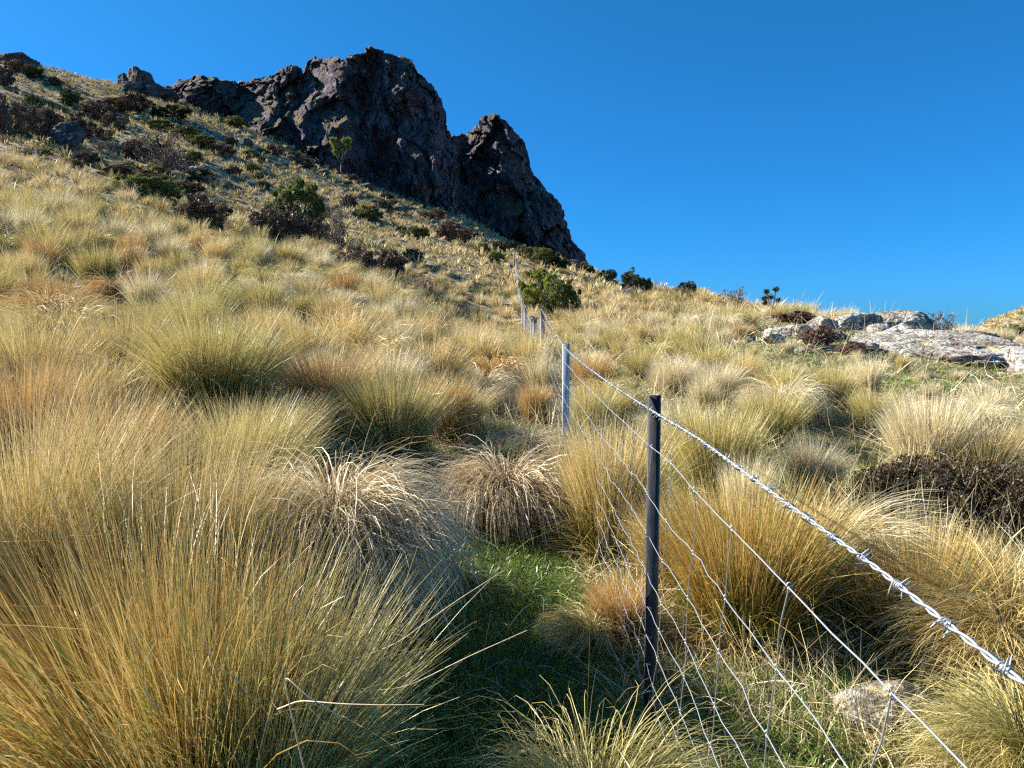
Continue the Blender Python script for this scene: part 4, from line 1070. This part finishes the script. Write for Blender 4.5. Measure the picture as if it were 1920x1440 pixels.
for i, (x, Y, zt, kd) in enumerate(POSTS):
    zb = g1(x, Y) - .25
    if i > 10: zb = min(zb, zt - 2.0)
    if kd == 'black':
        V, Q = extrude([(-.026, -.010), (-.026, -.003), (-.004, .001), (-.003, .030), (.003, .030), (.004, .001), (.024, .008), (.026, .002), (.013, -.013), (.006, -.008)], zb, zt, 3)
        # top face as a fan of quads
        n = 10; top = np.array([[2 * n + 0, 2 * n + 1, 2 * n + 2, 2 * n + 9], [2 * n + 2, 2 * n + 3, 2 * n + 4, 2 * n + 5], [2 * n + 9, 2 * n + 2, 2 * n + 5, 2 * n + 8], [2 * n + 8, 2 * n + 5, 2 * n + 6, 2 * n + 7]])
        Q = np.concatenate([Q, top])
        c, s = math.cos(.12), math.sin(.12)
        V[:, :2] = V[:, :2] @ np.array([[c, s], [-s, c]])
        V = V + np.array([x, Y, 0])
        lean = (V[:, 2] - zb) * .004; V[:, 0] += lean
        po = fpart("post", V, Q, 'blackpost')
        hz = [zt - .075 - .19 * k for k in range(7)]
        for z in hz:
            ring = np.linspace(0, 2 * np.pi, 9)
            P = np.stack([x - .006 + .0035 * np.cos(ring), np.full(9, Y - .0105), z + .0045 * np.sin(ring)], 1)
            V2, Q2 = tube(P, .0012, 5)
            fpart("hole_rim", V2, Q2, 'clip', po)
    elif kd == 'silver':
        V, Q = extrude([(-.034, -.012), (-.030, -.016), (.030, -.016), (.034, -.012), (.034, .012), (.012, .016), (.008, .040), (-.008, .040), (-.012, .016), (-.034, .012)], zb, zt, 3)
        n = 10; b = 2 * n
        Q = np.concatenate([Q, np.array([[b, b + 1, b + 2, b + 3], [b, b + 3, b + 4, b + 9], [b + 9, b + 4, b + 5, b + 8], [b + 8, b + 5, b + 6, b + 7]])])
        po = fpart("post", V + np.array([x, Y, 0]), Q, 'silverpost')
    else:
        rr = .045 if Y < 14 else .055
        zz = np.linspace(zb, zt, 7)
        P = np.stack([x + np.cumsum(r.normal(0, .004, 7)), Y + np.cumsum(r.normal(0, .004, 7)), zz], 1)
        V, Q = tube(P, rr * np.array([1.15, 1.08, 1.03, 1, 1, .97, .85]), 10)
        top = len(V) - 10; V = np.concatenate([V, [[P[-1, 0], P[-1, 1], zt + .01]]]); c = len(V) - 1
        Q = np.concatenate([Q, np.array([[top + k, top + k + 1, top + (k + 2) % 10, c] for k in range(0, 10, 2)])])
        po = fpart("post", V, Q, 'wood')
    if 0 < i < len(PLAB): po["label"] = PLAB[i]
# wire heights below the post top, at each post
PY_ = np.array([p[1] for p in POSTS]); PX_ = np.array([p[0] for p in POSTS]); PT = np.array([p[2] for p in POSTS])
yk = np.array([-1.4, .76, 1.05, 1.4, 2.12, 2.9]); barb_z = np.array([-.40, float(zat(1915, 1266, .76)), float(zat(1640, 1068, 1.05)), float(zat(1470, 948, 1.4)), float(zat(1300, 822, 2.12)), float(zat(1228, 768, 2.9))])
BZ_y = np.concatenate([yk, PY_[2:]]); BZ_z = np.concatenate([barb_z, PT[2:] - .035])
GAP = np.array([.135, .325, .485, .625, .755, .87, .975, 1.08])
def fx(Y): return np.interp(Y, PY_, PX_) - .012
def bz(Y):
    z = np.interp(Y, BZ_y, BZ_z)
    i = np.clip(np.searchsorted(PY_, Y) - 1, 0, len(PY_) - 2); t = (Y - PY_[i]) / (PY_[i + 1] - PY_[i])
    return z - .02 * 4 * t * (1 - t) * (Y > 3)
# barbed wire: two strands twisted together, four-point barbs
YS = np.arange(-1.4, 14, .006)
cx_, cz_ = fx(YS), bz(YS)
parts = []
for ph in (0, math.pi):
    a = YS * 2 * math.pi / .075 + ph
    P = np.stack([cx_ + .0023 * np.cos(a), YS, cz_ + .0023 * np.sin(a)], 1)
    parts.append(tube(P, .0019, 6))
bar = []
yb = .08
for k, y0 in enumerate(np.arange(-.9, 14, .105)):
    y0 += r.normal(0, .006)
    X0, Z0 = float(fx(y0)), float(bz(y0))
    for sgn in (1, -1):
        a0 = r.uniform(0, 6.28)
        t = np.linspace(0, 1, 15); a = a0 + t * 2 * math.pi * 1.6
        core = np.stack([X0 + .0055 * np.cos(a), y0 + sgn * .004 + (t - .5) * .008, Z0 + .0055 * np.sin(a)], 1)
        tan0 = core[0] - core[1]; tan0 /= np.linalg.norm(tan0); tan1 = core[-1] - core[-2]; tan1 /= np.linalg.norm(tan1)
        P = np.concatenate([[core[0] + tan0 * .014], [core[0] + tan0 * .008], core, [core[-1] + tan1 * .008], [core[-1] + tan1 * .014]])
        rad = np.full(len(P), .0011); rad[[0, -1]] = .0005
        bar.append(tube(P, rad, 5))
V, Q = cat2(parts)
bw = fpart("barbed_wire", V, Q, 'wire', smooth=True)
V, Q = cat2(bar); fpart("barb", V, Q, 'wire', bw, smooth=True)["kind"] = "stuff"
# the barbed wire beyond the bend
YS = np.arange(13.4, 68, .5)
V, Q = tube(np.stack([fx(YS), YS, bz(YS)], 1), .006, 5); fpart("far_barbed_wire", V, Q, 'wire')
# netting: stays 0.36 m apart, leaning a little; line wires kinked at the knots
sy = np.concatenate([[-1.2, -.85, -.45, -.1, .28, .655], [1.018, 1.397, 1.755, 2.12], np.arange(2.49, 13.2, .36)])
nodes = np.zeros((len(GAP), len(sy), 3))
for g, gap in enumerate(GAP):
    yy = sy + .27 * (gap - GAP[0]) + r.normal(0, .008, len(sy))
    nodes[g, :, 1] = yy; nodes[g, :, 0] = fx(yy) + r.normal(0, .004, len(sy)); nodes[g, :, 2] = bz(yy) - gap + r.normal(0, .007, len(sy)) * (g > 0)
nodes[0, :, 2] = bz(sy) - GAP[0]
for k, (px, py) in {6: (1672, 1300), 7: (1479, 1102), 8: (1373, 993), 9: (1302, 920)}.items():
    nodes[0, k] = (float(ray(px, py)[0]) * sy[k], sy[k], float(zat(px, py, sy[k])))
for g in range(len(GAP)):
    P = []
    for k in range(len(sy) - 1):
        a, b = nodes[g, k], nodes[g, k + 1]
        for t in (0, .22, .5, .78):
            q = a + (b - a) * t
            if t: q = q + r.normal(0, .003 if g else .0008, 3) * np.array([1, 0, 1.2])
            P.append(q)
    P.append(nodes[g, -1])
    V, Q = tube(P, .0014 if g else .0016, 6)
    fpart("line_wire", V, Q, 'wire', smooth=True)
nst = 0
for k in range(len(sy)):
    P = nodes[:, k]
    Pf = []
    for j in range(len(P) - 1):
        Pf.append(P[j]); Pf.append((P[j] + P[j + 1]) / 2 + r.normal(0, .003, 3))
    Pf.append(P[-1])
    parts = [tube(Pf, .00135, 5)]
    for q in P:      # knots wrapped round the line wire
        a = np.linspace(0, 2 * math.pi * 2.2, 15)
        C_ = np.stack([q[0] + .0032 * np.cos(a), q[1] + .0018 * np.sin(a * .5), q[2] + np.linspace(.008, -.008, 15) + .0032 * np.sin(a)], 1)
        parts.append(tube(C_, .0014, 4))
    V, Q = cat2(parts)
    fpart("stay_wire", V, Q, 'wire', smooth=True)
# clips on the black post
for gz in range(8):
    z = float(bz(2.9)) - GAP[gz]; x0 = .518
    P = np.array([[x0 - .012, 2.9 - .008, z + .004], [x0 - .002, 2.9 - .016, z + .004], [x0 + .01, 2.9 - .014, z], [x0 + .014, 2.9 - .006, z - .003], [x0 - .004, 2.89, z - .006], [x0 - .016, 2.89, z - .004]])
    V, Q = tube(P, .0020, 5); fpart("wire_clip", V, Q, 'wire', smooth=True)
# far netting as a coarser net
YS = np.arange(13.4, 60, .4)
for gap in GAP:
    V, Q = tube(np.stack([fx(YS), YS, bz(YS) - gap], 1), .005, 4); fpart("line_wire", V, Q, 'wire')

fs = []
for y0 in np.arange(13.6, 40, .5):
    fs.append(tube(np.array([[fx(y0), y0, bz(y0) - GAP[0]], [fx(y0), y0, bz(y0) - .6], [fx(y0), y0, bz(y0) - GAP[-1]]]), .004, 4))
V, Q = cat2(fs); fpart("far_stays", V, Q, 'wire')["kind"] = "stuff"

# bent dry stalks in the foreground
def stalk(pts, rad, label):
    P0 = np.array([[float(ray(a, b)[0]) * Y, Y, float(zat(a, b, Y))] for a, b, Y in pts])
    t = np.linspace(0, len(P0) - 1, 6 * len(P0)); P = np.stack([np.interp(t, np.arange(len(P0)), P0[:, k]) for k in range(3)], 1)
    for _ in range(3): P[1:-1] = (P[:-2] + 2 * P[1:-1] + P[2:]) / 4
    V, Q = tube(P - P0[0], np.linspace(rad, rad * .4, len(P)), 5)
    o = link("dry_stalk", mesh("dry_stalk", V, Q, mats=[M['stalk']], smooth=True), None, tuple(P0[0]))
    return tag(o, label, "dry stalk", "bent dry stalks at the left foreground")
s = NT('straw_stalk'); b = s.n("ShaderNodeBsdfPrincipled"); s.l(s.ramp(s.noise(40, 3), [(.3, (.42, .30, .16)), (.7, (.74, .62, .42))]), b.inputs["Base Color"]); b.inputs["Roughness"].default_value = .55; s.l(b.outputs[0], s.out.inputs[0]); M['stalk'] = s.m
stalk([(600, 1560, 1.25), (560, 1400, 1.12), (530, 1262, 1.05), (575, 1305, 1.03), (640, 1345, 1.02)], .0014, "pale hooked dry stalk above the corner tussock")
stalk([(520, 1330, 1.12), (562, 1313, 1.08), (640, 1320, 1.05), (720, 1322, 1.03), (795, 1321, 1.02)], .0013, "long pale stalk lying level towards the path")
stalk([(470, 1310, 1.3), (440, 1268, 1.25), (394, 1245, 1.2), (381, 1160, 1.18)], .0012, "kinked pale stalk rising left of the hooked one")
stalk([(300, 1330, 1.2), (270, 1295, 1.18), (268, 1245, 1.17), (295, 1200, 1.16)], .0012, "short curved stalk in the corner tussock")
stalk([(640, 1300, 1.9), (760, 1290, 1.85), (880, 1230, 1.8), (988, 1182, 1.75)], .0016, "straight blade reaching right across the shaded path, lower one")
stalk([(620, 1250, 2.0), (740, 1210, 1.95), (850, 1130, 1.9), (944, 1070, 1.88)], .0014, "straight blade reaching right across the shaded path, upper one")
print(len(flank), "tussock objects", n_obj + len(tussocks), "rest", len(rest), len(mid), len(farr))
